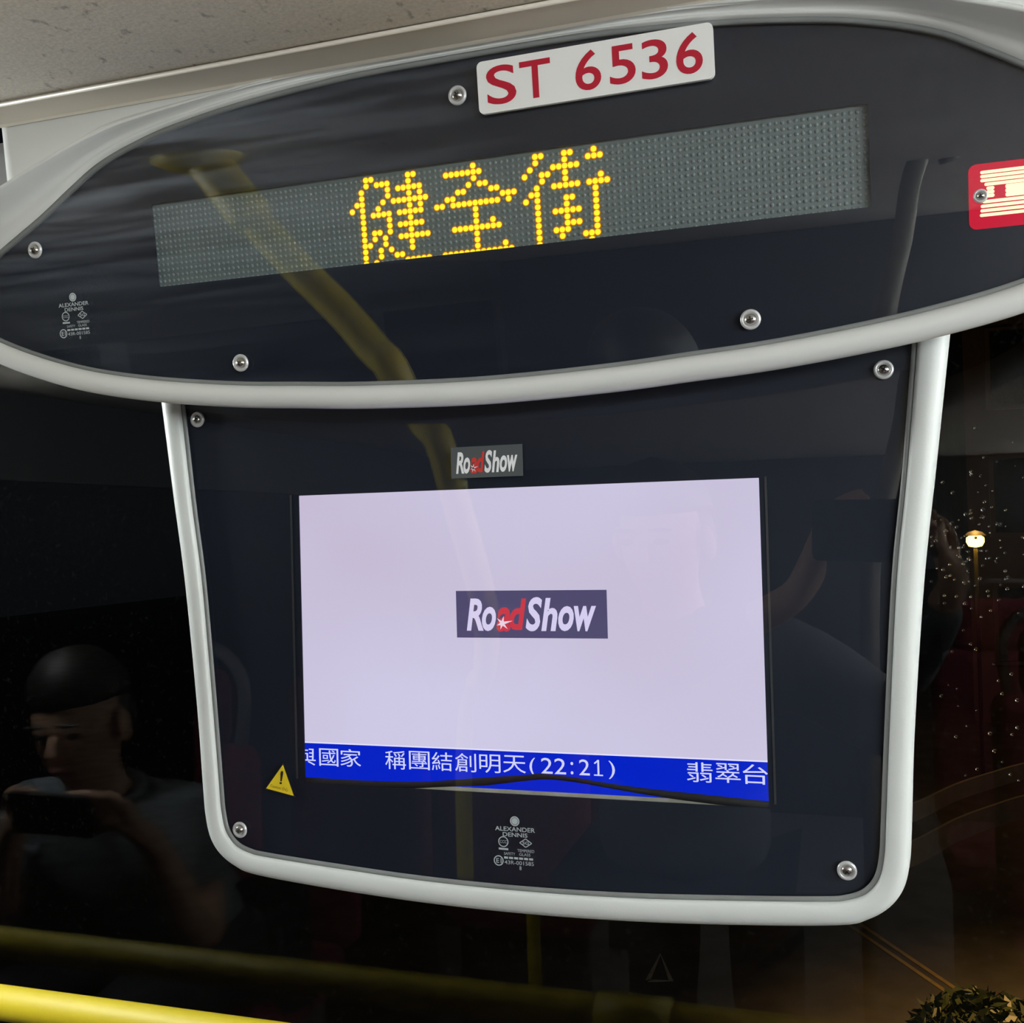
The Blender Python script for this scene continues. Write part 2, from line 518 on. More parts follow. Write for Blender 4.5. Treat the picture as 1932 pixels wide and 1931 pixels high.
# LED board with unlit dots
board_m = mat('led_board_grey', (0.145, 0.188, 0.196), 0.55, noise=0.06, nscale=30)
dot_m = mat('unlit_led', (0.185, 0.232, 0.240), 0.45, noise=0.05)
board = plate('led_board', rect(-0.243, 0.243, -0.003, 0.060), UPP, -0.007, -0.004, board_m, disp)
PT = 0.4775 / 128
ROWS = {
 0: [3,4,11,12, 23, 34,35,39,40,44],
 1: [3,5,6,7,11, 18,19,20,21,22,23,24, 34,39,43,44,45],
 2: [2,7,9,10,11,12,13, 23, 33,37,38,39,40,41],
 3: [2,7,11,13, 22,24,25, 32,35,36,39],
 4: [1,2,6,8,9,10,11,12,13,14, 20,21,26,27, 35,39,45],
 5: [0,2,5,11,13, 18,19,28,29,30, 34,37,38,39,40,41,43,44,45,46],
 6: [2,4,5,6,7,9,10,11,12,13, 16,17,19,20,21,22,23,24,25,26,27,29, 33,34,44],
 7: [2,7,11, 23, 32,34,39,40,44],
 8: [2,7,9,10,11,12,13, 23, 34,39,44],
 9: [2,4,5,7,11, 23,26, 34,37,38,39,40,41,44],
 10: [2,4,6,9,10,11,12,13,14, 19,20,21,22,23,24,25,26,27, 34,39,44],
 11: [2,3,6,11, 23, 34,39,40,41,44],
 12: [2,5,7,11, 23, 34,37,38,39,44],
 13: [2,5,8,9, 23,28, 34,38,42,43,44],
 14: [2,4,10,11,12,13,14, 17,18,19,20,21,22,23,24,25,26,27,28,29, 34,43]}
def led_xy(c, r):
    return -0.23875 + (c + 41.05 + 0.0012 * (c - 20)) * PT, (14.52 - 1.028 * r) * PT
lit = {(c, r) for r, cs in ROWS.items() for c in cs}
def dome(rad, h, seg, rings):
    V, Fa = [], []
    for i in range(rings):
        a = (PI / 2) * i / rings
        for k in range(seg):
            b = 2 * PI * k / seg
            V.append((rad * math.cos(a) * math.cos(b), rad * math.cos(a) * math.sin(b), h * math.sin(a)))
    V.append((0, 0, h))
    for i in range(rings - 1):
        for k in range(seg):
            Fa.append((i * seg + k, i * seg + (k + 1) % seg, (i + 1) * seg + (k + 1) % seg, (i + 1) * seg + k))
    for k in range(seg):
        Fa.append(((rings - 1) * seg + k, (rings - 1) * seg + (k + 1) % seg, len(V) - 1))
    return V, Fa
dv, df_ = dome(PT * 0.36, 0.0009, 6, 2)
V, Fa = [], []
for r in range(15):
    for c in range(-41, 87):
        if (c, r) in lit: continue
        x, s = led_xy(c, r)
        k = len(V)
        V += [UP(x + a, s + b, -0.004 + h) for a, b, h in dv]
        Fa += [tuple(i + k for i in q) for q in df_]
un = obj('unlit_led_dots', V, Fa, dot_m, disp, smooth=True)
tag(un, 'grid of small unlit grey diodes', kind='stuff')
led_y = glow('lit_amber_led', (1.0, 0.68, 0.02), 1.7)
led_o = glow('painted_amber_bloom', (1.0, 0.30, 0.004), 0.75)  # orange bloom around each lit diode, painted as a weakly emissive flat ring
lv, lf = dome(PT * 0.48, 0.0016, 10, 3)
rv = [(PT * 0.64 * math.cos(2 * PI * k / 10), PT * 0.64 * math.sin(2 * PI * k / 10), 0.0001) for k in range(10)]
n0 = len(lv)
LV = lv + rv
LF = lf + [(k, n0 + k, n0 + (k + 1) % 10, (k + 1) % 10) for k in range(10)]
RB = Matrix(((1, 0, 0), (0, UV.y, UN.y), (0, UV.z, UN.z)))
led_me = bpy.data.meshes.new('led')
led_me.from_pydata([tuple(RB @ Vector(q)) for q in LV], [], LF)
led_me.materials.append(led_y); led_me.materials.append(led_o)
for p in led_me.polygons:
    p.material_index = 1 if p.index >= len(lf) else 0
    p.use_smooth = True
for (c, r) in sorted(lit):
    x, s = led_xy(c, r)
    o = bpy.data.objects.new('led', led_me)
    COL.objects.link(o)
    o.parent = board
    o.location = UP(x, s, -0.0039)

# lower rim: round white roll following the bottom of the lens, with a grey lip
def offset_loop(pts, d):
    n = len(pts); out = []
    for i in range(n):
        a = Vector(pts[i - 1]); b = Vector(pts[(i + 1) % n])
        t = (b - a).normalized()
        out.append((pts[i][0] + t.y * d, pts[i][1] - t.x * d))
    return out
# OUTC runs counter-clockwise -> outward normal is (ty, -tx)
def rim_profile_loft(name, prof, m, keep, parent):
    loops = []
    for u, wd in prof:
        loops.append([UP(x, s, wd) for x, s in offset_loop(OUTC, u)])
    n = len(OUTC); V = []; Fa = []
    for lp in loops: V += lp
    ids = [i for i in range(n) if keep(*OUTC[i])]
    ks = set(ids)
    for j in range(len(prof) - 1):
        for i in range(n):
            i2 = (i + 1) % n
            if i in ks and i2 in ks:
                Fa.append((j * n + i, (j + 1) * n + i, (j + 1) * n + i2, j * n + i2))
    return obj(name, V, Fa, m, parent, smooth=True)
roll = [(0.0022, 0.0), (0.0022, 0.0030)]
for k in range(13):
    a = PI - PI * 1.12 * k / 12
    roll.append((0.0100 + 0.0078 * math.cos(a), 0.0035 + 0.0085 * math.sin(a)))
roll += [(0.0165, -0.012), (0.010, -0.024), (0.0, -0.028), (-0.006, -0.028)]
rim_profile_loft('rim_roll', roll, white, lambda x, s: s < 0.030, disp)
lip = [(0.0, 0.0005), (-0.0004, 0.0040), (0.0008, 0.0046), (0.0024, 0.0044), (0.0028, 0.0005)]
rim_profile_loft('rim_lip', lip, seal_grey, lambda x, s: True, disp)

# upper moulding, built from slices at constant x
def interp(tab, x):
    x = abs(x)
    for (a, b), (c, d) in zip(tab, tab[1:]):
        if x <= c:
            t = (x - a) / (c - a)
            return b + (d - b) * t
    return tab[-1][1]
def smooth_tab(tab):
    return [(p.x, p.y) for p in catmull([(a, b, 0) for a, b in tab], 6)]
TOPS = smooth_tab([(x / 1000, s / 1000) for x, s in TOPH] + [(0.43, 0.006), (0.50, -0.004), (0.63, -0.010)])
CREST28 = smooth_tab([(0, 0.1195), (0.06, 0.1194), (0.13, 0.1178), (0.164, 0.1150), (0.200, 0.1112), (0.226, 0.1082), (0.253, 0.1040), (0.281, 0.0960), (0.310, 0.0862), (0.340, 0.0752), (0.40, 0.056), (0.50, 0.036), (0.63, 0.030)])
WC = smooth_tab([(0, 0.0105), (0.10, 0.0105), (0.18, 0.0130), (0.25, 0.020), (0.34, 0.032), (0.50, 0.036), (0.63, 0.036)])
FAS_W = 0.0098
LINE2 = 0.1241
xs = [-0.62 + 1.24 * i / 216 for i in range(217)]
V = []; nprof = None
for x in xs:
    se = interp(TOPS, x) + 0.0018
    wc = interp(WC, x)
    sc = interp(CREST28, x) + (0.028 - wc) * 0.335
    D = sc - se
    g = wc - 0.0105
    p = [(se, -0.006), (se, 0.0022), (se + 0.0008, 0.0042), (se + 0.0006 + 0.12 * D, 0.0064), (se + 0.0003 + 0.28 * D, 0.0073 + 0.04 * g),
         (se + 0.42 * D, 0.0066 + 0.08 * g), (se + 0.55 * D, 0.0045 + 0.22 * g), (se + 0.70 * D, 0.0050 + 0.50 * g),
         (se + 0.85 * D, 0.0076 + 0.80 * g), (sc - 0.05 * D, 0.0098 + 0.97 * g), (sc, wc)]
    tmax = max(LINE2, sc + 0.001)
    up = tmax - sc
    nose = min(0.010, up * 0.5)
    p += [(sc + nose * 0.25, wc - (wc - FAS_W) * 0.10 - 0.0002), (sc + nose * 0.55, wc - (wc - FAS_W) * 0.45 - 0.0005), (sc + nose, FAS_W - 0.0006)]
    p += [(tmax - 0.0002, FAS_W - 0.001), (tmax + 0.001, FAS_W - 0.004), (tmax + 0.001, -0.01)]
    nprof = len(p)
    V += [UP(x, s, wd) for s, wd in p]
Fa = []; FaF = []
XE = 0.352
for i in range(len(xs) - 1):
    for j in range(nprof - 1):
        q = (i * nprof + j, (i + 1) * nprof + j, (i + 1) * nprof + j + 1, i * nprof + j + 1)
        if j >= nprof - 4:
            if abs((xs[i] + xs[i + 1]) / 2) < XE: FaF.append(q)
        else:
            Fa.append(q)
mould = obj('upper_moulding', V, Fa + FaF, white, disp, smooth=True)
sd = mould.modifiers.new('thick', 'SOLIDIFY'); sd.thickness = 0.002; sd.offset = -1
# side face behind the end of the fascia
for sgn in (-1, 1):
    xa, xb = sorted((sgn * 0.362, sgn * 0.60))
    pts = rect(xa, xb, 0.03, 0.128)
    plate('side_cheek', pts, UPP, -0.045, -0.036, mat('cheek_grey', (0.35, 0.35, 0.35), 0.5), disp)

# cup-washer screws
def screw(parent, place, x, s, lift, rot, label=None, lrad=0.0060):
    cupp = [(lrad, 0.0), (lrad, 0.0007), (lrad * 0.93, 0.0013), (lrad * 0.80, 0.0016), (lrad * 0.68, 0.0013), (lrad * 0.60, 0.0004)]
    v, f = lathe_vf(cupp, lambda u, q, h: place(x + u, s + q, lift + h))
    o = obj('screw', v, f, cup, parent, smooth=True)
    hp = [(lrad * 0.60, 0.0003), (lrad * 0.585, 0.0011), (lrad * 0.50, 0.0019), (lrad * 0.36, 0.0025), (lrad * 0.18, 0.0028), (0.0002, 0.0029)]
    v, f = lathe_vf(hp, lambda u, q, h: place(x + u, s + q, lift + h))
    parts = [(v, f)]
    idx = [0] * len(f)
    for a in (rot, rot + PI / 2):
        ca, sa = math.cos(a), math.sin(a)
        L_, W_ = lrad * 0.30, lrad * 0.075
        pl = [(-L_, -W_), (L_, -W_), (L_, W_), (-L_, W_)]
        vv = [place(x + ca * p - sa * q, s + sa * p + ca * q, lift + h) for h in (0.0012, 0.00305) for p, q in pl]
        ff = [(4, 5, 6, 7), (0, 1, 5, 4), (1, 2, 6, 5), (2, 3, 7, 6), (3, 0, 4, 7)]
        parts.append((vv, ff)); idx += [1] * 5
    v, f = merge(parts)
    h = obj('screw_head', v, f, steel, o, smooth=True, mats=[steel, dark_recess], idx=idx)
    return o
for (px, py), rt in zip(((863, 180), (66, 472), (454, 685), (1416, 603), (1850, 370)), (0.4, 0.9, 0.7, 0.2, 0.5)):
    x, s = upx(px, py, 0.004)
    screw(disp, UPP, x, s, 0.0036, rt, lrad=0.0060 if px < 1700 else 0.0038)

# etched maker's mark in the glass
mark_m = mat('etched_white_print', (0.42, 0.47, 0.50), 0.6)
def ring(x, y, r0, r1, n=24):
    V = [(x + r * math.cos(2 * PI * k / n), y + r * math.sin(2 * PI * k / n)) for r in (r0, r1) for k in range(n)]
    return V, [(k, (k + 1) % n, n + (k + 1) % n, n + k) for k in range(n)]
def disc(x, y, r, n=24):
    return [(x + r * math.cos(2 * PI * k / n), y + r * math.sin(2 * PI * k / n)) for k in range(n)], [tuple(range(n))]
def line2d(a, b, wd):
    a = Vector(a); b = Vector(b); t = (b - a).normalized(); n = Vector((-t.y, t.x)) * wd / 2
    return [tuple(a - n), tuple(b - n), tuple(b + n), tuple(a + n)], [(0, 1, 2, 3)]
def maker_mark(place, cx, cy, k, h, parent):
    """k: width of the word mark"""
    it = []
    X = lambda a: cx + a * k
    Y = lambda b: cy + b * k
    it.append(ring(X(0.0), Y(0.175), 0.088 * k, 0.118 * k)); it.append(disc(X(0.0), Y(0.175), 0.078 * k))
    it.append(fit(text_vf('ALEXANDER', 0.012), X(-0.5), X(0.5), Y(-0.07), Y(0.035)))
    it.append(fit(text_vf('DENNIS', 0.012), X(-0.31), X(0.31), Y(-0.20), Y(-0.10)))
    it.append(ring(X(-0.30), Y(-0.33), 0.105 * k, 0.128 * k)); it.append(fit(text_vf('CCC'), X(-0.385), X(-0.215), Y(-0.365), Y(-0.295)))
    dm = [(X(0.26 - 0.15), Y(-0.33)), (X(0.26), Y(-0.43)), (X(0.26 + 0.15), Y(-0.33)), (X(0.26), Y(-0.23))]
    for i in range(4): it.append(line2d(dm[i], dm[(i + 1) % 4], 0.02 * k))
    it.append(fit(text_vf('SG', 0.01), X(0.18), X(0.34), Y(-0.365), Y(-0.295)))
    it.append(line2d((X(-0.42), Y(-0.50)), (X(-0.18), Y(-0.505)), 0.045 * k))
    it.append(fit(text_vf('TEMPERED'), X(0.05), X(0.47), Y(-0.55), Y(-0.485)))
    it.append(fit(text_vf('SAFETY'), X(-0.29), X(-0.01), Y(-0.64), Y(-0.575)))
    it.append(fit(text_vf('GLASS'), X(0.09), X(0.37), Y(-0.64), Y(-0.575)))
    for q in range(6): it.append(line2d((X(-0.29 + q * 0.125), Y(-0.705)), (X(-0.19 + q * 0.125), Y(-0.708)), 0.05 * k))
    it.append(ring(X(-0.43), Y(-0.79), 0.098 * k, 0.125 * k)); it.append(fit(text_vf('E1', 0.01), X(-0.49), X(-0.36), Y(-0.845), Y(-0.735)))
    it.append(fit(text_vf('43R-001585'), X(-0.28), X(0.45), Y(-0.86), Y(-0.77)))
    it.append(fit(text_vf('8'), X(0.09), X(0.14), Y(-0.98), Y(-0.89)))
    return lettering('maker_mark', it, place, h, mark_m, parent)
ax, as_ = upx(138, 573, 0.004)
tag(maker_mark(UPP, ax, as_, 0.0262, 0.0038, disp), 'small grey etched glass maker mark')

# ------------------------------------------------------------------ fleet number plate
npl = thing('number_plate', 'white fleet number plate reading ST 6536 in red, stuck above the amber text', 'sign', tuple(UP(0.082, 0.081, 0.004)))
plate_white = mat('plate_white_acrylic', (0.86, 0.86, 0.85), 0.3)
px0, ps0, px1, ps1 = 0.0103, 0.0815, 0.1543, 0.1128
PSL = lambda u, v, h: UP(u, v + (u - 0.082) * 0.002, h)
plate('plate', rect(px0, px1, ps0, ps1, 0.0035), PSL, 0.0040, 0.0070, plate_white, npl)
red_ink = mat('crimson_print', (0.50, 0.012, 0.035), 0.4)
its = []
def npx(px, py): return upx(px, py, 0.007)
def chr_fit(ch, xa, ya, xb, yb, bold):      # zoom pixels of the plate picture (x4.025 from 890,40)
    a = npx(890 + xa / 4.025, 40 + ya / 4.025); b = npx(890 + xb / 4.025, 40 + yb / 4.025)
    return a, b
NW = 0.0235
base = 0.0862; cap = 0.1085
for ch, za, zb in (('S', (115, 520), (338, 500)), ('T', (368, 470), (603, 460)), ('6', (788, 420), (983, 400)), ('5', (1047, 370), (1245, 350)), ('3', (1290, 320), (1490, 310)), ('6', (1553, 290), (1755, 280))):
    xa = npx(890 + za[0] / 4.025, 40 + za[1] / 4.025)[0]
    xb = npx(890 + zb[0] / 4.025, 40 + zb[1] / 4.025)[0]
    o_ = 0.0004 if ch in 'S6' else 0.0
    its.append(fit(text_vf(ch, 0.010, res=6), xa, xb, base - o_, cap + (o_ if ch in 'S63' else 0)))
lettering('lettering', its, PSL, 0.00715, red_ink, npl)

# ------------------------------------------------------------------ red stopping sign at the end of the panel
rs = thing('stopping_sign', 'glowing red stopping sign behind the glass beside the amber display', 'sign', tuple(UP(0.32, -0.0185, 0)))
red_glow = glow('red_sign_lens', (1.0, 0.012, 0.06), 0.62)
red_hot = glow('hot_red_led', (1.0, 0.80, 0.45), 1.7)
plate('lens', rect(RED[0], RED[1], RED[2], RED[3], 0.004), UPP, 0.0001, 0.0004, red_glow, rs)
def bar(x0, x1, s0, s1):
    return plate('led_bar', rect(x0, x1, s0, s1, min(0.0008, (s1 - s0) * 0.45), 3), UPP, 0.00042, 0.00055, red_hot, rs)
for x0, s in ((0.2945, 0.0118), (0.2945, 0.0096), (0.2945, 0.0074), (0.2965, 0.0052), (0.2955, -0.0040), (0.2945, -0.0064), (0.2943, -0.0088), (0.2940, -0.0112)):
    bar(x0, 0.349, s - 0.00085, s + 0.00085)
for s in (0.0030, 0.0010, -0.0010): bar(0.2975, 0.3015, s - 0.0009, s + 0.0009)
for s in (0.0030, 0.0008, -0.0014): bar(0.3070, 0.349, s - 0.0011, s + 0.0011)

# ================================================================== VIDEO MONITOR
moni = thing('video_monitor', 'wall-mounted video screen in white tapered frame hanging under the next-stop display', 'monitor', (0, 0.0, -0.19))
PAIR = [((267, 210), (287, 210)), ((264, 184), (283.5, 184)), ((255.5, 103), (274, 110)), ((248, 42), (265, 41)), ((241, -50), (256.5, -52)), ((237, -110), (252.8, -115)),
        ((235.5, -130), (251, -136)), ((232, -145), (247, -152)), ((224, -155), (239, -163.5)), ((212, -160), (226, -172.5)), ((198, -162), (209, -177.8)),
        ((150, -165.5), (152, -183)), ((75, -169.8), (77, -187.3)), ((0, -171.2), (0, -188.8))]
full = [p for p in PAIR] + [((-a[0], a[1]), (-b[0], b[1])) for a, b in reversed(PAIR[:-1])]
INN = [Vector((p.x / 1000, p.y / 1000)) for p in catmull([(a[0], a[1], 0) for a, b in full], 5)]
OUTF = [Vector((p.x / 1000, p.y / 1000)) for p in catmull([(b[0], b[1], 0) for a, b in full], 5)]
fprof = [(0.02, 0.006), (0.02, -0.0050), (0.06, -0.0070), (0.13, -0.0080), (0.45, -0.0086), (0.68, -0.0080), (0.82, -0.0062), (0.92, -0.0030), (0.975, 0.0012), (1.0, 0.007), (1.0, 0.030), (0.6, 0.034)]
V, Fa = [], []
n = len(INN)
for q, y in fprof:
    for a, b in zip(INN, OUTF):
        p = a.lerp(b, q); V.append((p.x, y, p.y))
for j in range(len(fprof) - 1):
    for i in range(n - 1):
        Fa.append((j * n + i, j * n + i + 1, (j + 1) * n + i + 1, (j + 1) * n + i))
fr = obj('frame', V, Fa, white2, moni, smooth=True)
OPX0, OPX1, OPZ0, OPZ1 = -0.1666, 0.1668, -0.1068, 0.1058
poly = [(p.x, p.y) for p in INN]            # right top -> bottom -> left top : clockwise seen from the viewer
poly = list(reversed(poly))
if sum(poly[i - 1][0] * poly[i][1] - poly[i][0] * poly[i - 1][1] for i in range(len(poly))) < 0: poly.reverse()
plate('ink_mask', poly, MP, -0.0010, 0.0, ink, moni, holes=[rect(OPX0, OPX1, OPZ0, OPZ1)])
plate('glass_pane', poly, MP, 0.0006, 0.0030, mon_glass, moni)
lipp = [INN[i] for i in range(n)]
V, Fa = [], []
pr = [(-0.0028, -0.0031), (-0.0026, -0.0040), (-0.0012, -0.0046), (0.0002, -0.0044), (0.0006, -0.002)]
for u, y in pr:
    for i, p in enumerate(INN):
        t = (INN[min(i + 1, n - 1)] - INN[max(i - 1, 0)]).normalized()
        nrm = Vector((-t.y, t.x))            # outward for the clockwise path
        if nrm.dot(OUTF[i] - p) < 0: nrm = -nrm
        q = p + nrm * u
        V.append((q.x, y, q.y))
for j in range(len(pr) - 1):
    for i in range(n - 1):
        Fa.append((j * n + i, j * n + i + 1, (j + 1) * n + i + 1, (j + 1) * n + i))
obj('seal', V, Fa, seal_grey, moni, smooth=True)
shr = [(x * 0.985, z * 0.985) for x, z in poly]
plate('case', shr, MP, -0.034, -0.012, housing_dark, moni)

# LCD
scr = box('screen', (-0.172, 0.0034, -0.1045), (0.172, 0.0060, 0.110), None or mat('tmp', (0, 0, 0)), moni)
def screen_mat():
    m = bpy.data.materials.new('lit_lcd'); m.use_nodes = True
    nt = m.node_tree; nt.nodes.clear(); N, L = nt.nodes.new, nt.links.new
    tc = N('ShaderNodeTexCoord')
    n = N('ShaderNodeTexNoise'); n.inputs['Scale'].default_value = 5; n.inputs['Detail'].default_value = 1
    L(tc.outputs['Object'], n.inputs['Vector'])
    r = N('ShaderNodeValToRGB')
    r.color_ramp.elements[0].color = (0.60, 0.53, 0.70, 1); r.color_ramp.elements[1].color = (0.66, 0.63, 0.84, 1)
    r.color_ramp.elements[0].position = 0.3; r.color_ramp.elements[1].position = 0.65
    L(n.outputs['Fac'], r.inputs['Fac'])
    e = N('ShaderNodeEmission'); e.inputs['Strength'].default_value = 1.0
    L(r.outputs[0], e.inputs['Color'])
    o = N('ShaderNodeOutputMaterial'); L(e.outputs[0], o.inputs['Surface'])
    return m
scr.data.materials.clear(); scr.data.materials.append(screen_mat())
blue_g = glow('ticker_blue', (0.0015, 0.018, 0.60), 1.0)
wh_g = glow('ticker_white', (0.68, 0.70, 1.0), 1.0)
box_g = glow('logo_box', (0.085, 0.075, 0.165), 1.0)
logo_w = glow('logo_letters', (0.72, 0.66, 0.92), 1.0)
logo_r = glow('logo_red', (0.62, 0.045, 0.07), 1.0)
star_g = glow('logo_star', (0.85, 0.70, 0.82), 1.0)
TZ = (mon(577, 1408)[1] + mon(1438, 1436)[1]) / 2
tick = plate('ticker_band', rect(-0.172, 0.172, -0.1046, TZ), MP, -0.0034, -0.00325, blue_g, scr)
plate('ticker_edge', rect(-0.172, 0.172, TZ, TZ + 0.0009), MP, -0.0034, -0.0032, glow('ticker_edge_white', (0.80, 0.78, 1.0), 1.05), scr)
its = []
def tk(s, pxa, pxb, pya, pyb, bold=0.0, full=False):
    xa, za = mon(pxa, pya); xb, zb = mon(pxb, pyb)
    its.append(fit(text_vf(s, bold), xa, xb, zb, za))
tk('與', 553, 592, 1412, 1447)
tk('國', 598, 635, 1414, 1449); tk('家', 638, 678, 1415, 1450)
tk('稱', 723, 763, 1418, 1455); tk('團', 768, 808, 1419, 1456); tk('結', 811, 851, 1421, 1458)
tk('創', 855, 896, 1423, 1460); tk('明', 901, 942, 1425, 1462); tk('天', 946, 990, 1427, 1462)
tk('(', 996, 1008, 1432, 1467, 0); tk('22', 1018, 1066, 1432, 1464, 0); tk(':', 1074, 1080, 1440, 1464, 0)
tk('2', 1090, 1111, 1435, 1466, 0); 
x1a, z1a = mon(1118, 1436); x1b, z1b = mon(1136, 1467)
wd1 = 0.0013; xm = (x1a + x1b) / 2
its += [line2d((xm, z1b), (xm, z1a), wd1), line2d((x1a, z1b + 0.0004), (x1b, z1b + 0.0004), 0.0009), line2d((xm, z1a - 0.0003), (x1a + 0.0004, z1a - 0.0026), 0.0010)]
tk(')', 1146, 1159, 1438, 1473, 0)
tk('翡', 1294, 1344, 1440, 1480); tk('翠', 1348, 1397, 1442, 1481); tk('台', 1400, 1449, 1444, 1484)
lettering('ticker_text', its, MP, -0.0031, wh_g, scr)
# logo on the screen and on the sticker
def logo(place, x0, x1, z0, z1, h, mw, mr, ms, parent):
    X = lambda a: x0 + (a - 85) / (1507 - 85) * (x1 - x0)
    Z = lambda b: z1 - (b - 1410) / (1865 - 1410) * (z1 - z0)
    wi, re = [], []
    for ch, a, b, t, bt, lst in (('R', 184, 348, 1485, 1797, wi), ('o', 334, 470, 1565, 1800, wi), ('a', 474, 612, 1570, 1805, re), ('d', 598, 762, 1487, 1788, re),
                                 ('S', 752, 912, 1474, 1800, wi), ('h', 898, 1052, 1483, 1797, wi), ('o', 1058, 1202, 1560, 1797, wi), ('w', 1205, 1408, 1560, 1797, wi)):
        lst.append(fit(text_vf(ch, 0.030, 0.22, 4), X(a), X(b), Z(bt), Z(t)))
    lettering('logo_letters', wi, place, h, mw, parent)
    lettering('logo_letters_red', re, place, h, mr, parent)
    st = []
    c = (X(530), Z(1725))
    for dx, dy in ((-50, -50), (15, -70), (100, -25), (50, 55), (-20, 60), (-55, 20)):
        tip = Vector((X(530 + dx), Z(1725 + dy))); cc = Vector(c); t = (tip - cc).normalized(); nn = Vector((-t.y, t.x)) * (x1 - x0) * 0.011
        st.append(([tuple(cc - nn), tuple(tip), tuple(cc + nn)], [(0, 1, 2)]))
    st.append(disc(c[0], c[1], (x1 - x0) * 0.014, 12))
    lettering('logo_star', st, place, h + 0.0001, ms, parent)
lx0, lz1 = mon(857, 1116); lx1, lz0 = mon(1145, 1206.5)
lb = plate('logo_box', rect(lx0, lx1, lz0, lz1), MP, -0.0034, -0.0032, box_g, scr)
logo(MP, lx0, lx1, lz0, lz1, -0.0031, logo_w, logo_r, star_g, scr)
# metal lower edge of the LCD and the loose black gasket
plate('screen_edge', rect(-0.172, 0.172, -0.112, -0.1045), MP, -0.0040, -0.0033, mat('lcd_bezel_metal', (0.42, 0.43, 0.36), 0.4, noise=0.2, nscale=60), moni)
gt = [(545, 1466), (577, 1468.5), (652, 1473), (709, 1475.5), (790, 1477), (857, 1473), (911, 1469), (991, 1464), (1019, 1461.5), (1083, 1469), (1135, 1478), (1213, 1489), (1316, 1500), (1438, 1513), (1470, 1516)]
gb = [(545, 1492), (577, 1493), (652, 1493), (709, 1494), (790, 1489), (857, 1486), (911, 1484.5), (991, 1475.5), (1032, 1473), (1083, 1478), (1135, 1487), (1213, 1501), (1316, 1516), (1438, 1530), (1470, 1534)]
T = [Vector((*mon(*p), 0)) for p in gt]; B = [Vector((*mon(*p), 0)) for p in gb]
T = catmull(T, 5); B = catmull(B, 5)
V = []; m_ = len(T)
for hh, qs in ((0.0022, 0), (0.0011, 0.15), (0.0009, 0.5), (0.0011, 0.85), (0.0022, 1)):
    for a, b in zip(T, B):
        p = a.lerp(b, qs); V.append((p.x, hh, p.y))
Fa = [(j * m_ + i, j * m_ + i + 1, (j + 1) * m_ + i + 1, (j + 1) * m_ + i) for j in range(4) for i in range(m_ - 1)]
tag(obj('gasket_strip', V, Fa, black_seal, moni, smooth=True), 'loose black rubber strip bowed up at the foot of the screen')
for xa, xb in ((-0.1738, -0.1722), (0.1702, 0.1716)):
    plate('edge_tape', rect(xa, xb, -0.104, 0.1065), MP, 0.0001, 0.0004, mat('grey_tape', (0.045, 0.05, 0.055), 0.35), moni)
for px, py, rt in ((373, 792, 0.3), (1667, 698, 1.0), (453, 1566, 0.2), (1598, 1643, 0.8)):
    x, z = mon(px, py, -0.003)
    screw(moni, MP, x, z, 0.0030, rt)
mx_, mz_ = mon(974, 1561.5)
tag(maker_mark(MP, mx_, mz_, 0.0288, 0.0032, moni), 'small grey etched glass maker mark')

# stickers on the monitor glass
ls = thing('logo_sticker', 'small dark grey RoadShow logo sticker on the glass above the screen', 'sticker', (-0.0183, -0.0032, 0.1147))
sx0, sz1 = mon(850.5, 845, -0.0032); sx1, sz0 = mon(987, 898, -0.0032)
plate('backing', rect(sx0, sx1, sz0, sz1), MP, 0.0031, 0.0034, mat('sticker_grey', (0.075, 0.085, 0.09), 0.5), ls)
logo(MP, sx0, sx1, sz0, sz1, 0.00355, mat('sticker_white', (0.85, 0.86, 0.88), 0.5), mat('sticker_red', (0.60, 0.035, 0.03), 0.5), mat('sticker_white', (0.8, 0.8, 0.8)), ls)
ws = thing('warning_sticker', 'yellow triangular warning sticker with exclamation mark left of the blue ticker', 'sticker', (-0.187, -0.0032, -0.116))
tp = [Vector(mon(*p, -0.0032)) for p in ((534, 1443.5), (502.5, 1488), (554.5, 1502))]
cc = (tp[0] + tp[1] + tp[2]) / 3
def ccw(t):
    return t if (t[1] - t[0]).cross(t[2] - t[0]) > 0 else [t[0], t[2], t[1]] if not isinstance((t[1] - t[0]).cross(t[2] - t[0]), Vector) else t
def tri_out(k): return [tuple(cc + (p - cc) * k) for p in tp]
plate('border', tri_out(1.12), MP, 0.0031, 0.0033, mat('sticker_black', (0.012, 0.011, 0.009), 0.5), ws)
plate('face', tri_out(1.0), MP, 0.0031, 0.0035, mat('sticker_yellow', (0.74, 0.56, 0.02), 0.45), ws)
def tq(u, v):      # zoom pixels of the sticker picture (x16.1 from 480,1420)
    return mon(480 + u / 16.1, 1420 + v / 16.1, -0.0032)
ex = [[tq(815, 580), tq(800, 640), tq(795, 880), tq(835, 880), tq(885, 640), tq(880, 580), tq(850, 560)], [tq(770, 905), tq(775, 960), tq(835, 965), tq(845, 905)]]
lettering('exclamation_mark', [(e, [tuple(range(len(e)))]) for e in ex], MP, 0.0036, MATS['sticker_black'], ws)
sk = math.atan2(tq(1100, 1160)[1] - tq(490, 1000)[1], tq(1100, 1160)[0] - tq(490, 1000)[0])
o0 = Vector(tq(490, 1040))
capt = fit(text_vf('Caution 小心', 0.006), 0, 0.0150, -0.0004, 0.0024)
lettering('caption', [([(o0.x + u * math.cos(sk) - v * math.sin(sk), o0.y + u * math.sin(sk) + v * math.cos(sk)) for u, v in capt[0]], capt[1])], MP, 0.0036, mat('sticker_brown', (0.22, 0.14, 0.01), 0.5), ws)

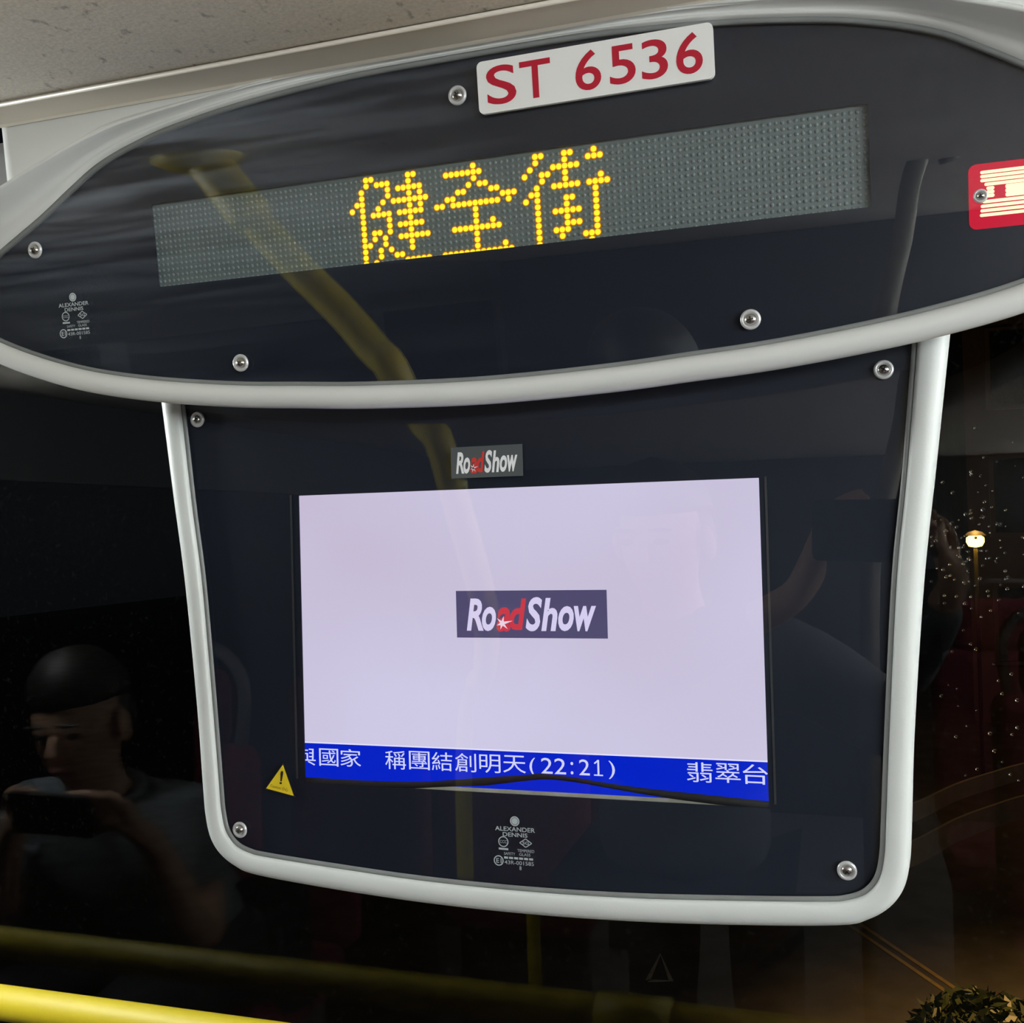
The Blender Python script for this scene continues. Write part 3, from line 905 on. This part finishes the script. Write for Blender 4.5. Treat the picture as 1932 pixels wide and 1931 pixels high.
# ================================================================== YELLOW RAILS
rail_yellow = mat('rail_yellow_paint', (0.60, 0.47, 0.012), 0.55, noise=0.03, nscale=30)
rail = thing('grab_rail', 'horizontal yellow grab rail in front of the lower windscreen', 'rail', (0, 0.15, -0.40))
RZ = -0.3838
tube('rail', [(-1.26, 0.15, RZ), (-0.2, 0.15, RZ), (0.6, 0.15, RZ), (1.26, 0.15, RZ)], 0.0162, rail_yellow, rail, 24)
for x in (0.02, ):
    tube('sleeve', [(x - 0.035, 0.15, RZ), (x + 0.035, 0.15, RZ)], 0.0195, rail_yellow, rail, 24)
for x in (-1.0, 0.02, 1.0):
    tube('bracket', [(x, 0.15, RZ), (x, 0.16, RZ - 0.06), (x, 0.19, RZ - 0.17)], 0.012, yellow, rail, 12)
G0 = Vector((0, 0.21, 0)); GN = Vector((0, -1, 0))

pole_pts = [mirrored(px, py, P0, UN, 0.95) for px, py in ((375, 268), (400, 310), (470, 400), (560, 500), (650, 590), (710, 660), (745, 700))]
pole_pts[0].z = CEIL - 0.004
p_end = pole_pts[-1]
low = [p_end + Vector((0.006, -0.035, -0.07)), p_end + Vector((0.0, -0.13, -0.19)), Vector((-0.27, -0.70, -0.14)), Vector((-0.40, -1.02, -0.20)), Vector((-0.46, -1.12, -0.42)), Vector((-0.46, -1.13, FLOOR + 0.003))]
gp = thing('grab_pole', 'curved yellow grab pole rising to the ceiling, mirrored across the left of the amber display', 'pole', tuple(low[-1]))
path = catmull(pole_pts + low, 6)
# keep the pole clear of the camera's own view: it stands left of and behind the frame edge
tube('pole', path, 0.0155, yellow, gp, 18)
tube('sleeve', path[1:14], 0.0205, yellow, gp, 18)
v, f = lathe_vf([(0.042, 0.0), (0.042, 0.004), (0.03, 0.010), (0.017, 0.014)], lambda u, q, h: Vector((path[0].x + u, path[0].y + q, CEIL - h)))
obj('ceiling_flange', v, f, yellow, gp, smooth=True)
pr_pts = [mirrored(px, py, P0, UN, 1.75) for px, py in ((1790, 200), (1770, 230), (1722, 330), (1702, 450), (1672, 590))]
pr_pts[0].z = CEIL - 0.004
gp2 = thing('grab_pole', 'dull olive-grey grab pole, mirrored faintly at the right end of the display', 'pole', (pr_pts[-1].x - 0.05, pr_pts[-1].y, FLOOR))
path2 = catmull(pr_pts + [pr_pts[-1] + Vector((-0.04, 0.02, -0.25)), Vector((pr_pts[-1].x - 0.05, pr_pts[-1].y + 0.03, FLOOR + 0.003))], 6)
tube('pole', path2, 0.017, mat('dull_bronze_pole', (0.17, 0.155, 0.12), 0.5, noise=0.1), gp2, 16)

# ================================================================== SEATS (seen only as reflections)
maroon = mat('maroon_moquette', (0.16, 0.018, 0.035), 0.85, noise=0.35, nscale=60, bump=0.2, bscale=900)
seat_frame = mat('seat_shell_grey', (0.10, 0.10, 0.11), 0.5)
def seat_parts(x, y, label):
    t = thing('bus_seat', label, 'seat', (x, y, FLOOR), 'maroon bus seats')
    box('cushion', (x - 0.21, y, FLOOR + 0.40), (x + 0.21, y + 0.42, FLOOR + 0.50), maroon, t, 0.03)
    o = box('backrest', (x - 0.21, y - 0.10, FLOOR + 0.46), (x + 0.21, y, FLOOR + 1.02), maroon, t, 0.04)
    box('headrest', (x - 0.15, y - 0.095, FLOOR + 1.0), (x + 0.15, y - 0.005, FLOOR + 1.17), maroon, t, 0.04)
    tube('grab_handle', catmull([(x - 0.17, y - 0.06, FLOOR + 0.98), (x - 0.18, y - 0.06, FLOOR + 1.14), (x - 0.10, y - 0.06, FLOOR + 1.21), (x + 0.10, y - 0.06, FLOOR + 1.21), (x + 0.18, y - 0.06, FLOOR + 1.14), (x + 0.17, y - 0.06, FLOOR + 0.98)], 5), 0.013, seat_frame, t, 10)
    box('leg', (x - 0.18, y + 0.05, FLOOR + 0.002), (x + 0.18, y + 0.30, FLOOR + 0.40), seat_frame, t, 0.02)
    return t
def copy_thing(src, delta, label):
    r = src.copy(); COL.objects.link(r); r.location = src.location + Vector(delta); r['label'] = label
    for ch in src.children:
        c = ch.copy(); COL.objects.link(c); c.parent = r; c.matrix_parent_inverse = ch.matrix_parent_inverse.copy()
    return r
src = None
for x, y, lab in ((-1.08, -1.02, 'maroon fabric bus seat under the seated person, front left window'),
                  (-0.60, -1.78, 'maroon fabric bus seat, front left beside the aisle'),
                  (-1.08, -1.90, 'maroon fabric bus seat, second row left window'),
                  (-0.60, -2.60, 'maroon fabric bus seat, second row left aisle'),
                  (0.76, -1.46, 'maroon fabric bus seat behind the standing person, right aisle side'),
                  (1.13, -0.95, 'maroon fabric bus seat, front right window'),
                  (0.70, -2.32, 'maroon fabric bus seat, second row right aisle'),
                  (1.13, -2.32, 'maroon fabric bus seat, second row right window')):
    if src is None:
        src = seat_parts(x, y, lab); sx, sy = x, y
    else:
        copy_thing(src, (x - sx, y - sy, 0), lab)

# ================================================================== PEOPLE (seen as reflections in the glass)
skin_m = mat('skin', (0.50, 0.30, 0.21), 0.55, noise=0.06, nscale=25)
hair_m = mat('black_hair', (0.012, 0.010, 0.009), 0.55, noise=0.3, nscale=80)
eye_m = mat('eye', (0.05, 0.04, 0.035), 0.2)
lip_m = mat('lips', (0.36, 0.15, 0.13), 0.5)
def skin_obj(name, verts, rads, edges, m, parent, sub=2, root=0):
    me = bpy.data.meshes.new(name)
    me.from_pydata([tuple(v) for v in verts], edges, [])
    me.materials.append(m)
    o = bpy.data.objects.new(name, me); COL.objects.link(o)
    if parent: adopt(o, parent)
    md = o.modifiers.new('skin', 'SKIN'); md.use_smooth_shade = True
    for i, sv in enumerate(me.skin_vertices[0].data):
        r = rads[i]
        sv.radius = r if isinstance(r, tuple) else (r, r)
        sv.use_root = (i == root)
    ss = o.modifiers.new('sub', 'SUBSURF'); ss.levels = sub; ss.render_levels = sub
    return o
class Skel:
    def __init__(s): s.v = []; s.r = []; s.e = []
    def add(s, p, r, prev=None):
        s.v.append(Vector(p)); s.r.append(r)
        if prev is not None: s.e.append((prev, len(s.v) - 1))
        return len(s.v) - 1
def hand(sk, wrist_i, wrist, fwd, across, palm, curl, k=1.0):
    """fwd: along the hand; across: towards the thumb side; palm: the way the palm faces"""
    fwd, across, palm = fwd.normalized(), across.normalized(), palm.normalized()
    p1 = sk.add(wrist + fwd * 0.035 * k, (0.020, 0.017), wrist_i)
    p2 = sk.add(wrist + fwd * 0.075 * k, (0.021, 0.014), p1)
    for off, ln in ((0.027, 0.072), (0.009, 0.080), (-0.009, 0.075), (-0.027, 0.060)):
        b = wrist + fwd * 0.088 * k + across * off * k
        prev = sk.add(b, 0.0095, p2)
        d = fwd.copy(); q = b
        for seg, (fr_, cu) in enumerate(((0.42, 0.55), (0.32, 0.9), (0.26, 0.7))):
            a = curl * cu
            d = (d * math.cos(a) + palm * math.sin(a)).normalized()
            palm_l = palm
            q = q + d * ln * fr_ * k
            prev = sk.add(q, (0.0088, 0.0084, 0.0075)[seg], prev)
    b = wrist + fwd * 0.040 * k + across * 0.030 * k
    t0 = sk.add(b, 0.0125, p1)
    d = (fwd * 0.6 + across * 0.7 + palm * 0.3).normalized()
    t1 = sk.add(b + d * 0.030 * k, 0.0105, t0)
    d = (fwd * 0.95 + across * 0.1 + palm * 0.3).normalized()
    t2 = sk.add(b + (fwd * 0.6 + across * 0.7 + palm * 0.3).normalized() * 0.030 * k + d * 0.028 * k, 0.0095, t1)
def person(label, J, shirt, trousers, face_dir, hands, base, sleeve=0.70):
    t = thing('person', label, 'person', base)
    S = Skel()
    V3 = {k: Vector(v) for k, v in J.items()}
    pe = S.add(V3['pelvis'], (0.105, 0.08))
    wa = S.add(V3['pelvis'].lerp(V3['chest'], 0.5), (0.105, 0.08), pe)
    ch = S.add(V3['chest'], (0.125, 0.085), wa)
    nb = S.add(V3['neck'], (0.055, 0.055), ch)
    fd = Vector(face_dir).normalized()
    hd = V3['head']; upd = (hd - V3['neck']).normalized()
    nk = S.add(V3['neck'].lerp(hd, 0.45), (0.052, 0.056), nb)
    jaw = S.add(hd - upd * 0.045 + fd * 0.012, (0.062, 0.074), nk)
    mid = S.add(hd + upd * 0.012, (0.076, 0.092), jaw)
    cr = S.add(hd + upd * 0.075 - fd * 0.008, (0.068, 0.082), mid)
    tp_ = S.add(hd + upd * 0.112 - fd * 0.008, (0.030, 0.036), cr)
    uc = V3['chest'].lerp(V3['neck'], 0.5)
    for s_ in 'LR':
        sh = S.add(V3['sh' + s_], 0.062, ch)
        el = S.add(V3['el' + s_], 0.042, sh)
        wr_ = S.add(V3['wr' + s_], (0.027, 0.023), el)
        h = hands[s_]
        hand(S, wr_, V3['wr' + s_], Vector(h[0]), Vector(h[1]), Vector(h[2]), h[3])
        hp = S.add(V3['hip' + s_], 0.066, pe)
        kn = S.add(V3['kn' + s_], 0.060, hp)
        an = S.add(V3['an' + s_], 0.040, kn)
        S.add(V3['an' + s_] + Vector((0, 0.13, -0.045)), (0.038, 0.030), an)
    skin_obj('body', S.v, S.r, S.e, skin_m, t, 2, 0)
    # clothes over the body
    c = Skel()
    a = c.add(V3['pelvis'], (0.185, 0.145)); b = c.add(V3['pelvis'].lerp(V3['chest'], 0.5), (0.150, 0.115), a)
    d = c.add(V3['chest'], (0.165, 0.120), b); g = c.add(V3['chest'].lerp(V3['neck'], 0.45), (0.150, 0.112), d); e = c.add(V3['chest'].lerp(V3['neck'], 0.85), (0.082, 0.078), g)
    for s_ in 'LR':
        q = c.add(V3['sh' + s_] + Vector((0, 0, 0.006)), 0.086, g); 
        if sleeve <= 1.0:
            c.add(V3['sh' + s_].lerp(V3['el' + s_], sleeve), 0.070, q)
        else:
            q = c.add(V3['el' + s_], 0.056, q); c.add(V3['el' + s_].lerp(V3['wr' + s_], 0.88), 0.040, q)
    skin_obj('shirt', c.v, c.r, c.e, shirt, t, 2, 0)
    nkp = V3['chest'].lerp(V3['neck'], 0.80)
    col = []
    for i in range(17):
        an_ = math.radians(-150 + 300 * i / 16)
        side = upd.cross(fd)
        col.append(nkp - fd * 0.070 * math.cos(an_) + side * 0.072 * math.sin(an_) + upd * (0.02 + 0.015 * math.cos(an_)))
    tube('collar', col, 0.014, shirt, t, 8)
    c = Skel()
    a = c.add(V3['pelvis'] - Vector((0, 0, 0.02)), (0.178, 0.138))
    for s_ in 'LR':
        q = c.add(V3['hip' + s_], 0.098, a); q = c.add(V3['kn' + s_], 0.074, q); c.add(V3['kn' + s_].lerp(V3['an' + s_], 0.9), 0.060, q)
    skin_obj('trousers', c.v, c.r, c.e, trousers, t, 2, 0)
    for s_ in 'LR':
        p = V3['an' + s_]
        skin_obj('shoe', [p + Vector((0, -0.03, -0.045)), p + Vector((0, 0.06, -0.05)), p + Vector((0, 0.17, -0.058))], [(0.045, 0.040), (0.046, 0.036), (0.040, 0.027)], [(0, 1), (1, 2)], hair_m, t, 2)
    # head details
    side = upd.cross(fd).normalized()
    def ell(name, cpos, rx, ry, rz, m, seg=14, rings=9, lo=-1.0):
        V, Fa = [], []
        for i in range(rings + 1):
            ph = math.asin(max(-1, min(1, lo + (1 - lo) * i / rings)))
            for k in range(seg):
                th = 2 * PI * k / seg
                V.append(cpos + side * rx * math.cos(ph) * math.cos(th) + fd * ry * math.cos(ph) * math.sin(th) + upd * rz * math.sin(ph))
        for i in range(rings):
            for k in range(seg):
                Fa.append((i * seg + k, i * seg + (k + 1) % seg, (i + 1) * seg + (k + 1) % seg, (i + 1) * seg + k))
        Fa.append(tuple(range(seg - 1, -1, -1)))
        return obj(name, V, Fa, m, t, smooth=True)
    for s_ in (-1, 1):
        ell('eye', hd + fd * 0.080 + side * 0.031 * s_ + upd * 0.012, 0.014, 0.008, 0.006, eye_m)
        ell('eyebrow', hd + fd * 0.083 + side * 0.032 * s_ + upd * 0.032, 0.021, 0.006, 0.004, hair_m)
        ell('ear', hd - fd * 0.005 + side * 0.078 * s_, 0.010, 0.020, 0.032, skin_m)
    skin_obj('nose', [hd + fd * 0.082 + upd * 0.014, hd + fd * 0.095 - upd * 0.010, hd + fd * 0.100 - upd * 0.026], [0.008, 0.011, 0.014], [(0, 1), (1, 2)], skin_m, t, 2)
    ell('mouth', hd + fd * 0.082 - upd * 0.052, 0.024, 0.007, 0.007, lip_m)
    ell('hair', hd + upd * 0.058 - fd * 0.020, 0.085, 0.094, 0.095, hair_m, 20, 9, 0.0)
    ell('hair_back', hd + upd * 0.010 - fd * 0.050, 0.078, 0.060, 0.085, hair_m, 16, 9)
    return t

shirt_grey = mat('grey_polo_cloth', (0.19, 0.22, 0.26), 0.9, noise=0.08, nscale=60, bump=0.15, bscale=120)
shirt_dark = mat('charcoal_cloth', (0.10, 0.11, 0.125), 0.9, noise=0.1, nscale=60)
jeans = mat('dark_trousers', (0.03, 0.035, 0.05), 0.9, noise=0.1)
phone_m = mat('phone_black', (0.008, 0.008, 0.009), 0.5, spec=0.2)
# passenger in the left window seat, looking down at a phone held sideways; mirrored low on the left of the windscreen
hp_ = mirrored(112, 1385, G0, GN, 1.78)
ph_ = mirrored(95, 1538, G0, GN, 1.62)
X0 = hp_.x
fdp = Vector((0.18, 0.97, -0.14)).normalized()
HY, HZ = hp_.y, hp_.z
J = dict(pelvis=(X0 + 0.02, -0.72, -0.735), chest=(X0 + 0.01, HY - 0.16, HZ - 0.26), neck=(X0, HY - 0.085, HZ - 0.125), head=(X0, HY - 0.05, HZ),
         shL=(X0 - 0.165, HY - 0.13, HZ - 0.195), shR=(X0 + 0.165, HY - 0.13, HZ - 0.195),
         elL=(X0 - 0.20, -0.40, -0.63), elR=(X0 + 0.245, -0.42, -0.63),
         wrL=(ph_.x - 0.135, ph_.y - 0.06, ph_.z - 0.055), wrR=(ph_.x + 0.145, ph_.y - 0.06, ph_.z - 0.055),
         hipL=(X0 - 0.09, -0.66, -0.75), hipR=(X0 + 0.11, -0.66, -0.75), knL=(X0 - 0.11, -0.22, -0.75), knR=(X0 + 0.14, -0.22, -0.75),
         anL=(X0 - 0.11, -0.26, FLOOR + 0.09), anR=(X0 + 0.14, -0.26, FLOOR + 0.09))
hands_p = {'L': ((0.55, 0.35, 0.50), (-0.2, 0.3, 0.9), (0.8, 0.1, -0.3), 0.9), 'R': ((-0.55, 0.35, 0.50), (0.2, 0.3, 0.9), (-0.8, 0.1, -0.3), 0.9)}
person('seated person in grey collared shirt holding a phone sideways, mirrored in the left windscreen', J, shirt_grey, jeans, fdp, hands_p, (X0, -0.6, FLOOR))
def phone(name, label, center, right, up, w_, h_, d_, lens):
    t = thing(name, label, 'phone', tuple(center - up * h_ / 2))
    nrm = right.cross(up).normalized()
    pl = lambda u, v, h: center + right * u + up * v + nrm * h
    plate('phone_body', rect(-w_ / 2, w_ / 2, -h_ / 2, h_ / 2, 0.010), pl, -d_ / 2, d_ / 2, phone_m, t)
    plate('screen', rect(-w_ / 2 + 0.004, w_ / 2 - 0.004, -h_ / 2 + 0.004, h_ / 2 - 0.004, 0.007), pl, d_ / 2, d_ / 2 + 0.0004, mat('phone_glass', (0.01, 0.01, 0.012), 0.08, emit=(0.5, 0.55, 0.6), estr=0.25), t)
    for u, v in lens:
        v_, f_ = lathe_vf([(0.006, 0), (0.006, 0.0015), (0.0045, 0.0020), (0.0002, 0.0016)], lambda a, b, h: pl(u + a, v + b, -d_ / 2 - h), 16)
        obj('lens', v_, f_, phone_m, t, smooth=True)
rg = Vector((1, 0, 0)); u_ = Vector((0, 0.35, 0.94)).normalized()
phone('mobile_phone', 'black mobile phone held sideways by the seated person in grey', ph_, rg, u_, 0.158, 0.075, 0.009, ((0.06, 0.02),))

# photographer standing in the aisle, phone held up in both hands around the camera position
pc = C - FW * 0.0135 + RT * 0.052 - UPV * 0.014
phone('mobile_phone', 'black mobile phone held up by the standing person in charcoal', pc, RT, UPV, 0.165, 0.078, 0.009, ((-0.052, 0.014), (-0.052, -0.010)))
bx, by = -0.05, -1.12
J2 = dict(pelvis=(bx, by + 0.03, -0.55), chest=(bx, by + 0.02, -0.21), neck=(bx, by + 0.05, -0.075), head=(bx - 0.01, by + 0.10, 0.045),
          shL=(bx - 0.17, by + 0.04, -0.145), shR=(bx + 0.17, by + 0.04, -0.145),
          elL=(bx - 0.20, by + 0.22, -0.26), elR=(bx + 0.36, by + 0.22, -0.24),
          wrL=tuple(pc - RT * 0.115 - UPV * 0.085 - FW * 0.055), wrR=tuple(pc + RT * 0.125 - UPV * 0.085 - FW * 0.055),
          hipL=(bx - 0.10, by + 0.03, -0.60), hipR=(bx + 0.10, by + 0.03, -0.60), knL=(bx - 0.11, by + 0.08, -0.94), knR=(bx + 0.11, by + 0.08, -0.94),
          anL=(bx - 0.11, by, FLOOR + 0.09), anR=(bx + 0.11, by, FLOOR + 0.09))
hL = (RT * 0.35 + UPV * 0.85 + FW * 0.25, -RT * 0.2 + UPV * 0.5 - FW * 0.6, RT * 0.9 - FW * 0.2, 0.75)
hR = (-RT * 0.35 + UPV * 0.85 + FW * 0.25, RT * 0.2 + UPV * 0.5 - FW * 0.6, -RT * 0.9 - FW * 0.2, 0.75)
person('standing person in charcoal top holding up a phone with both hands', J2, shirt_dark, jeans, Vector((-0.2, 0.97, -0.08)), {'L': hL, 'R': hR}, (bx, by, FLOOR), 1.5)

# ================================================================== OUTSIDE: street at night
GZ = -3.75
asphalt = mat('asphalt', (0.085, 0.080, 0.075), 0.85, noise=0.25, nscale=3.0, bump=0.3, bscale=60)
struct(obj('road', *box_vf((-40, 1.2, GZ - 0.2), (40, 80, GZ)), asphalt), 'dark asphalt road in front of the bus')
paint_y = mat('yellow_road_paint', (0.34, 0.25, 0.08), 0.7, noise=0.2, nscale=8)
paint_w = mat('white_road_paint', (0.55, 0.53, 0.50), 0.7, noise=0.2, nscale=8)
def road_line(label, pts, wd, m, group=None):
    P = [Vector(p) for p in pts]; V, Fa = [], []
    for i, p in enumerate(P):
        t = (P[min(i + 1, len(P) - 1)] - P[max(i - 1, 0)]).normalized(); nn = Vector((-t.y, t.x, 0)) * wd / 2
        V += [(p.x - nn.x, p.y - nn.y, GZ + 0.006), (p.x + nn.x, p.y + nn.y, GZ + 0.006), (p.x - nn.x, p.y - nn.y, GZ + 0.001), (p.x + nn.x, p.y + nn.y, GZ + 0.001)]
    for i in range(len(P) - 1):
        a = i * 4
        Fa += [(a, a + 4, a + 5, a + 1), (a, a + 2, a + 6, a + 4), (a + 1, a + 5, a + 7, a + 3)]
    o = obj('road_marking', V, Fa, m)
    return tag(o, label, 'road marking', group)
A = ground(1560, 1718); B = ground(1870, 1931); dA = (A - B).normalized()
road_line('left one of two parallel yellow lines painted on the road', [B - dA * 3, B, A, A + dA * 6], 0.042, paint_y, 'double yellow line')
A2 = ground(1583, 1718); B2 = ground(1897, 1931)
road_line('right one of two parallel yellow lines painted on the road', [B2 - dA * 3, B2, A2, A2 + dA * 6], 0.042, paint_y, 'double yellow line')
tr_ = [ground(1222, 1852), ground(1266, 1852), ground(1246, 1802)]
road_line('small pale triangle painted on the road under the monitor', [tr_[0], tr_[1], tr_[2], tr_[0]], 0.04, paint_w)
# kerb / footway beyond the yellow lines
kb = [ground(px, py) for px, py in ((1500, 1600), (1640, 1655), (1760, 1705), (1932, 1775))]
# pale crash barrier curving away on the right
bar_t = thing('crash_barrier', 'pale grey crash barrier with two curved beams beside the road', 'barrier', tuple(ground(1800, 1640)))
galv = mat('galvanised_beam', (0.30, 0.31, 0.34), 0.6, metal=0.0, noise=0.15, nscale=5)
def beam(pts, z, hgt):
    P = catmull([Vector((p.x, p.y, 0)) for p in pts], 8); V, Fa = [], []
    pf = [(0, -hgt / 2), (-0.05, -hgt * 0.3), (0, 0), (-0.05, hgt * 0.3), (0, hgt / 2), (0.03, hgt / 2), (0.03, -hgt / 2)]
    for i, p in enumerate(P):
        t = (P[min(i + 1, len(P) - 1)] - P[max(i - 1, 0)]).normalized(); nn = Vector((-t.y, t.x, 0))
        for d, h in pf: V.append((p.x - nn.x * d, p.y - nn.y * d, z + h))
    k = len(pf)
    for i in range(len(P) - 1):
        for j in range(k):
            Fa.append((i * k + j, (i + 1) * k + j, (i + 1) * k + (j + 1) % k, i * k + (j + 1) % k))
    return obj('beam', V, Fa, galv, bar_t)
zb_ = -2.95
pts = [ground(px, py, zb_) for px, py in ((1540, 1572), (1660, 1618), (1722, 1608), (1800, 1567), (1870, 1540), (1950, 1516), (2100, 1490))]
beam(pts, zb_, 0.22)
beam(pts, zb_ + 0.36, 0.16)
for p in (pts[0], pts[-1]):
    obj('post', *box_vf((p.x + 0.03, p.y + 0.04, GZ), (p.x + 0.13, p.y + 0.12, zb_ + 0.40)), mat('dark_post', (0.03, 0.03, 0.03), 0.7), bar_t)
# lantern seen through the glass on the right
sod = glow('sodium_lantern', (1.0, 0.50, 0.05), 22.0)
lp = C + ray(1840, 1020) * 15.0
st = thing('street_lamp', 'small glowing orange lantern on a post seen through the right of the windscreen', 'lamp', (lp.x, lp.y, GZ))
post_m = mat('lamp_post', (0.06, 0.06, 0.06), 0.6)
tube('post', [(lp.x, lp.y, GZ), (lp.x, lp.y, lp.z - 0.12)], 0.028, mat('black_post', (0.012, 0.012, 0.012), 0.8), st, 10)
v, f = lathe_vf([(0.02, -0.10), (0.09, -0.085), (0.125, -0.02), (0.12, 0.04), (0.07, 0.075), (0.002, 0.08)], lambda a, b, h: Vector((lp.x + a, lp.y + b, lp.z + h)), 16)
obj('lantern', v, f, sod, st, smooth=True)
v, f = lathe_vf([(0.15, 0.07), (0.10, 0.12), (0.002, 0.15)], lambda a, b, h: Vector((lp.x + a, lp.y + b, lp.z + h)), 16)
obj('cap', v, f, post_m, st, smooth=True)
def lamp_light(name, loc, W, col, r, parent):
    l = bpy.data.lights.new(name, 'SPOT' if r > 0.12 else 'POINT'); l.energy = W; l.color = col; l.shadow_soft_size = r
    o = bpy.data.objects.new(name, l); COL.objects.link(o); o.location = loc; adopt(o, parent)
    if l.type == 'SPOT':
        l.spot_size = math.radians(75); l.spot_blend = 0.9; l.energy = W * 3
lamp_light('lantern_light', (lp.x, lp.y - 0.05, lp.z + 0.35), STREET_W * 0.10, (1.0, 0.50, 0.12), 0.1, st)
# tall roadside lamp off to the right that lights the carriageway
sx_, sy_ = 4.8, 5.2
st2 = thing('street_lamp', 'tall sodium street lamp on the right kerb, out over the road', 'lamp', (sx_, sy_, GZ))
tube('post', catmull([(sx_, sy_, GZ), (sx_, sy_, 2.2), (sx_ - 0.3, sy_, 3.0), (sx_ - 1.2, sy_, 3.3)], 6), 0.07, post_m, st2, 10)
v, f = lathe_vf([(0.05, 0.09), (0.22, 0.05), (0.25, 0.0), (0.18, -0.06), (0.002, -0.08)], lambda a, b, h: Vector((sx_ - 1.3 + a, sy_ + b * 0.6, 3.28 + h)), 16)
obj('lantern', v, f, sod, st2, smooth=True)
lamp_light('lantern_light', (sx_ - 1.3, sy_, 3.12), STREET_W * 5.0, (1.0, 0.52, 0.15), 0.15, st2)
# dark leafy shrub at the bottom right
def tree(name, label, c, rad, hgt, nleaf, lsz, trunk_r):
    t = thing(name, label, 'tree', (c.x, c.y, GZ))
    bark = mat('bark', (0.05, 0.035, 0.025), 0.9, noise=0.3)
    leaf = mat('leaf', (0.035, 0.05, 0.018), 0.45, noise=0.4, nscale=6)
    tube('trunk', catmull([(c.x, c.y, GZ), (c.x + 0.03, c.y, (GZ + c.z) / 2), (c.x, c.y + 0.02, c.z)], 4), trunk_r, bark, t, 8)
    V, Fa = [], []
    for i in range(nleaf):
        d = Vector((random.gauss(0, 1), random.gauss(0, 1), random.gauss(0, 1))).normalized()
        q = c + Vector((d.x * rad, d.y * rad, d.z * hgt)) * (0.55 + 0.45 * random.random() ** 0.5)
        a = Vector((random.gauss(0, 1), random.gauss(0, 1), random.gauss(0, 0.6))).normalized() * lsz
        b = a.cross(Vector((random.gauss(0, 1), random.gauss(0, 1), random.gauss(0, 1)))).normalized() * lsz * 0.4
        k = len(V)
        V += [q - a, q - a * 0.2 + b, q + a, q - a * 0.2 - b]; Fa.append((k, k + 1, k + 2, k + 3))
    o = obj('foliage', V, Fa, leaf, t); o['kind'] = 'stuff'
    return t
tc_ = C + ray(1865, 1972) * 5.0
tree('street_tree', 'dark leafy tree crown below the windscreen at the bottom right corner', tc_, 0.36, 0.22, 1500, 0.045, 0.05)
# low buildings across the street
bt = thing('building', 'dim brown building with dark windows behind the orange lantern', 'building', (6, 22, GZ))
wallm = mat('rendered_wall', (0.09, 0.07, 0.06), 0.9, noise=0.2, nscale=0.8)
wx0, wx1 = 2.6, 14.0
box('wall', (wx0, 20.0, GZ), (wx1, 26, 5.5), wallm, bt)
wdm = mat('dark_window_pane', (0.01, 0.01, 0.012), 0.15)
frm = mat('window_surround', (0.10, 0.08, 0.07), 0.8)
for r_ in range(3):
    for c_ in range(5):
        x = wx0 + 0.45 + c_ * 2.2; z = -2.6 + r_ * 2.35
        wo = box('window', (x - 0.08, 19.93, z - 0.08), (x + 1.18, 20.0, z + 1.43), frm, bt)
        box('pane', (x, 19.90, z), (x + 1.10, 19.935, z + 1.35), wdm, wo)
# rain drops on the outside of the windscreen near the lantern
drop_m = mat('water_drop', (0.8, 0.8, 0.8), 0.08, spec=0.8)
db = drop_m.node_tree.nodes['Principled BSDF']; db.inputs['Transmission Weight'].default_value = 1.0; db.inputs['IOR'].default_value = 1.33
V, Fa = [], []
for i in range(150):
    if i < 110:
        px = 1835 + random.gauss(0, 60); py = 1020 + random.gauss(0, 70)
    else:
        px = random.uniform(1760, 1932); py = random.uniform(800, 1500)
    q = on_plane(px, py, Vector((0, 0.2145, 0)), Vector((0, 1, 0)))
    r_ = random.uniform(0.0006, 0.0017)
    k = len(V)
    dv2, df2 = dome(r_, r_ * 0.6, 8, 2)
    V += [Vector((q.x + a, q.y - 0.0005 + h, q.z + b)) for a, b, h in dv2]
    Fa += [tuple(j + k for j in reversed(g)) for g in df2]
tag(obj('rain_drops', V, Fa, drop_m, smooth=True), 'tiny rain drops on the windscreen around the orange lantern', 'drops', kind='stuff')
